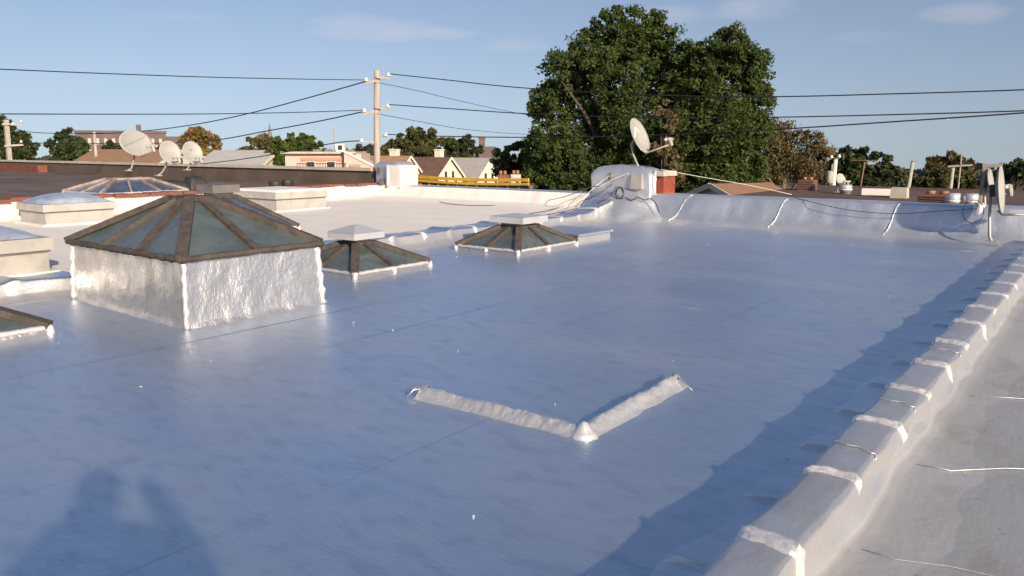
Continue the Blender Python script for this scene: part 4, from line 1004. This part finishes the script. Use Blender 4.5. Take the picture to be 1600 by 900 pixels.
for c_ in ((-28.24, 25.13, 4.71), (-27.54, 25.89, 4.95), (-28.33, 25.03, 3.31), (-27.59, 25.84, 3.53), (-28.44, 24.9, 1.93), (-27.67, 25.75, 2.2)): insulator(mp_, c_)
for c_ in ((-28.44, 24.9, 1.93), (-27.67, 25.75, 2.2)):
    MB().bar(c_, tuple(Vector(pb.lerp(ptp, .62)).to_tuple()[:2]) + (c_[2] - .05,), .06, .06).build('insulator_bracket', 'pole_wood', mp_)
lp = thing('utility_pole', (*(-67.97, 23.75), GROUND), 'grey pole with two crossarms at the left edge', 'utility pole', GP)
MB().bar((*(-67.96, 23.79), GROUND), (-67.9, 23.95, 3.77), .30, .30, (0, 1, 0)).build('shaft', 'pole_grey', lp)
for y in (194, 228):
    MB().bar((-67.8, 23.62, 3.43)[:2] + (3.43 if y == 194 else 1.79,), (-67.38, 24.79, 3.45)[:2] + (3.4 if y == 194 else 1.89,), .14, .14).build('crossarm', 'pole_grey', lp)
for c_ in ((-67.38, 24.81, 3.64), (-67.43, 24.67, 2.09), (-67.57, 24.28, 3.44)): insulator(lp, c_)
def pole(label, a, b, w, arm=None, mat='pole_grey', name='utility_pole', cat='utility pole', group=GP):
    o = thing(name, (a[0], a[1], a[2]), label, cat, group)
    MB().tube([a, Vector(a).lerp(Vector(b), .5), b], [w, w * .9, w * .75], 8).build('shaft', mat, o, smooth=True)
    if arm: MB().bar(arm[0], arm[1], w * .8, w * .8).build('crossarm', mat, o)
    return o
q = pole('white pole with transformer drum beside the dark trees at right', (*(-13.52, 48.14), GROUND), (-13.42, 48.16, 1.08), .16, mat='house_white')
MB().lathe(((-13.58, 47.81)[0], (-13.58, 47.81)[1], -0.42), [(.18, 0), (.2, .1), (.2, .6), (.12, .72)], 10).build('transformer', 'pole_grey', q, smooth=True)
insulator(q, (-13.2, 48.02, 1.12)); insulator(q, (-13.6, 47.91, 1.08))
pole('slim leaning grey pole in front of the dark trees at right', (*(-11.4, 56.87), GROUND), (-10.97, 56.95, 0.9), .15, ((-11.21, 56.81, 0.81), (-10.69, 56.9, 0.86)))
pole('short pole with wide crossbar below the brownish skyline tree', (*(-7.91, 51.39), GROUND), (-7.77, 51.42, 0.65), .12, ((-8.03, 51.27, 0.58), (-6.81, 51.45, 0.67)))
pole('thin rusty aerial mast right of the wide-crossbar pole', (*(-7.15, 49.49), GROUND), (-7.13, 49.49, 1.32), .05, None, 'rust_bar', 'aerial_mast', 'antenna', 'rooftop aerials')
pole('tall T-shaped television aerial in front of the dark trees', (*(-9.68, 38.81), -1), (-9.51, 38.85, 1.1), .045, ((-10.01, 38.62, 1.07), (-8.98, 38.88, 1.05)), 'bare_wood', 'roof_antenna', 'antenna', 'rooftop aerials')
pole('thin pale pole left of the far purple-brown block', (*(-71.23, 31.78), GROUND), (-71.18, 31.89, 3.03), .16, None, 'pole_grey')
pole('pale street-lamp pole among the trees right of the rust-brown tree', (*(-16.89, 59.65), GROUND), (-16.82, 59.67, 0.49), .10, None, 'pole_grey')

GW = 'overhead wires'
def wire(label, P, r, mat='black_rubber'):
    return tag(MB().tube(smooth_path(P, 10), r, 5).build('overhead_wire', mat, smooth=True), label, 'wire', GW)
wire('topmost wire on the left, nearly level from the left edge to the pole top', ((-26.75, 3.68, 3.82), (-27.17, 9.58, 3.97), (-27.64, 16.09, 4.23), (-28.03, 21.62, 4.53), (-28.28, 25.09, 4.74)), .018)
wire('wire dropping steeply left from the pole top toward the left-edge pole', ((-28.24, 25.13, 4.68), (-32.5, 25.01, 4.08), (-37.58, 24.87, 3.43), (-42.84, 24.73, 2.95), (-48.54, 24.57, 2.66), (-55.12, 24.39, 2.58), (-64.46, 24.13, 2.82), (-67.87, 24.04, 3.44)), .028)
wire('second level wire on the left, from the left edge to the pole middle', ((-26.77, 3.51, 2.46), (-27.2, 9.46, 2.64), (-27.68, 16.01, 2.87), (-28.03, 20.87, 3.11), (-28.33, 25.03, 3.37)), .018)
wire('wire descending left from the pole middle behind the golden tree', ((-28.33, 25.03, 3.31), (-31.55, 25.0, 2.94), (-35.76, 24.95, 2.53), (-41.88, 24.89, 2.0), (-49.15, 24.81, 1.92), (-57.96, 24.72, 1.95), (-67.66, 24.62, 2.04)), .028)
wire('lowest wire on the left, falling behind the brown parapet', ((-28.44, 24.91, 1.96), (-30.92, 25.22, 1.85), (-38.18, 26.13, 1.18), (-44.45, 26.92, 0.74), (-53.06, 28.0, 0.28)), .026)
wire('topmost wire on the right, crossing the large tree', ((-27.54, 25.9, 5.04), (-24.21, 26.36, 4.61), (-20.62, 26.86, 4.15), (-15.21, 27.6, 3.67), (-10.38, 28.27, 3.44), (-6.26, 28.84, 3.4), (-2.71, 29.33, 3.4), (1.78, 29.95, 3.48)), .022)
wire('middle wire on the right, crossing the large tree', ((-27.58, 25.85, 3.64), (-23.51, 26.42, 3.31), (-19.98, 26.91, 3.04), (-15.16, 27.58, 2.79), (-10.33, 28.25, 2.71), (-6.2, 28.82, 2.72), (-2.64, 29.32, 2.76), (1.85, 29.94, 2.88)), .022)
wire('lowest wire on the right, rising from the pole to the right edge', ((-27.67, 25.75, 2.26), (-23.72, 25.78, 2.13), (-19.16, 25.81, 2.05), (-14.19, 25.84, 2.06), (-9.43, 25.87, 2.21), (-5.56, 25.9, 2.4), (-2.33, 25.92, 2.57), (1.59, 25.95, 2.83)), .022)
wire('thin upper wire slanting from the pole into the large tree', ((-27.89, 25.52, 4.63), (-28.9, 29.05, 4.52), (-30.33, 34.08, 4.27), (-32.17, 40.52, 4.02), (-34.59, 49.02, 3.79)), .014)
wire('thin lower wire slanting from the pole into the large tree', ((-27.91, 25.49, 3.2), (-29.01, 29.12, 3.0), (-30.61, 34.37, 2.73), (-32.67, 41.15, 2.61), (-34.98, 48.75, 2.6)), .014)

# dark vent lump on brown roof
vl = thing('tar_bucket', (-18.9, 13.3, .47), 'small dark lump of roofing buckets on the brown roof', 'bucket')
for (dx, dy, r, h) in ((0, 0, .17, .22), (.1, .35, .16, .26), (-.2, .3, .2, .16)):
    MB().lathe((dx, dy, 0), [(r * .9, 0), (r, h * .9), (r * .92, h), (r * .7, h * .96)], 12).build('bucket_body', 'dark_metal', vl, smooth=True, local=True)

# ------------------------------------------------------------------ the photographer, who stands behind the lens and throws the shadow on the roof
pe = thing('person', (.30, -.24, .05), 'person in dark jacket behind the lens whose shadow falls lower left', 'person', None, R(38))
bmv = {'pelvis': (0, 0, .90), 'belly': (0, 0, 1.05), 'chest': (0, 0, 1.27), 'neck': (0, 0, 1.43), 'head': (0, .02, 1.56), 'crown': (0, .02, 1.66),
       'shl': (-.19, 0, 1.38), 'ell': (-.36, .12, 1.20), 'wrl': (-.15, .26, 1.44), 'hal': (-.10, .29, 1.50),
       'shr': (.19, 0, 1.38), 'elr': (.36, .12, 1.20), 'wrr': (.15, .26, 1.44), 'har': (.10, .29, 1.50),
       'hpl': (-.10, 0, .86), 'knl': (-.13, .02, .48), 'anl': (-.15, -.01, .09), 'tol': (-.16, .14, .04),
       'hpr': (.10, 0, .86), 'knr': (.13, .02, .48), 'anr': (.15, -.01, .09), 'tor': (.16, .14, .04)}
rad = {'pelvis': .19, 'belly': .185, 'chest': .20, 'neck': .062, 'head': .095, 'crown': .07, 'shl': .10, 'ell': .075, 'wrl': .055, 'hal': .036, 'hpl': .10, 'knl': .068, 'anl': .048, 'tol': .045}
names = list(bmv)
E_ = [('pelvis', 'belly'), ('belly', 'chest'), ('chest', 'neck'), ('neck', 'head'), ('head', 'crown')]
for s in 'lr': E_ += [('chest', 'sh' + s), ('sh' + s, 'el' + s), ('el' + s, 'wr' + s), ('wr' + s, 'ha' + s), ('pelvis', 'hp' + s), ('hp' + s, 'kn' + s), ('kn' + s, 'an' + s), ('an' + s, 'to' + s)]
for s, d in (('l', 1), ('r', -1)):                # thumb and four fingers round the phone
    hx, hy, hz = bmv['ha' + s]
    for k in range(5):
        a = 'f%d%s' % (k, s); b = 'g%d%s' % (k, s)
        bmv[a] = (hx + d * .02, hy + .012 - .004 * k, hz + .045 - .022 * k); bmv[b] = (hx + d * (.055 if k else .04), hy + .018, hz + .05 - .021 * k)
        rad[a] = .009; rad[b] = .008; names += [a, b]; E_ += [('ha' + s, a), (a, b)]
me = bpy.data.meshes.new('body'); me.from_pydata([bmv[n] for n in names], [(names.index(a), names.index(b)) for a, b in E_], []); me.materials.append(MT['jacket'])
bo = bpy.data.objects.new('body', me); col.objects.link(bo); bo.parent = pe
sk = bo.modifiers.new('skin', 'SKIN'); sv = me.skin_vertices[0].data
for i, n in enumerate(names):
    r_ = rad.get(n, rad.get(n[:-1] + 'l', .05)); sv[i].radius = (r_, r_); sv[i].use_root = (n == 'pelvis')
bo.modifiers.new('smooth', 'SUBSURF').levels = 1
def fn(u, v):
    a, b = u * 2 * math.pi, v * math.pi * .55
    return (.105 * math.sin(b) * math.cos(a), .005 + .12 * math.sin(b) * math.sin(a), 1.60 + .115 * math.cos(b))
MB().grid(20, 10, fn).build('hair', 'hair', pe, smooth=True, local=True)
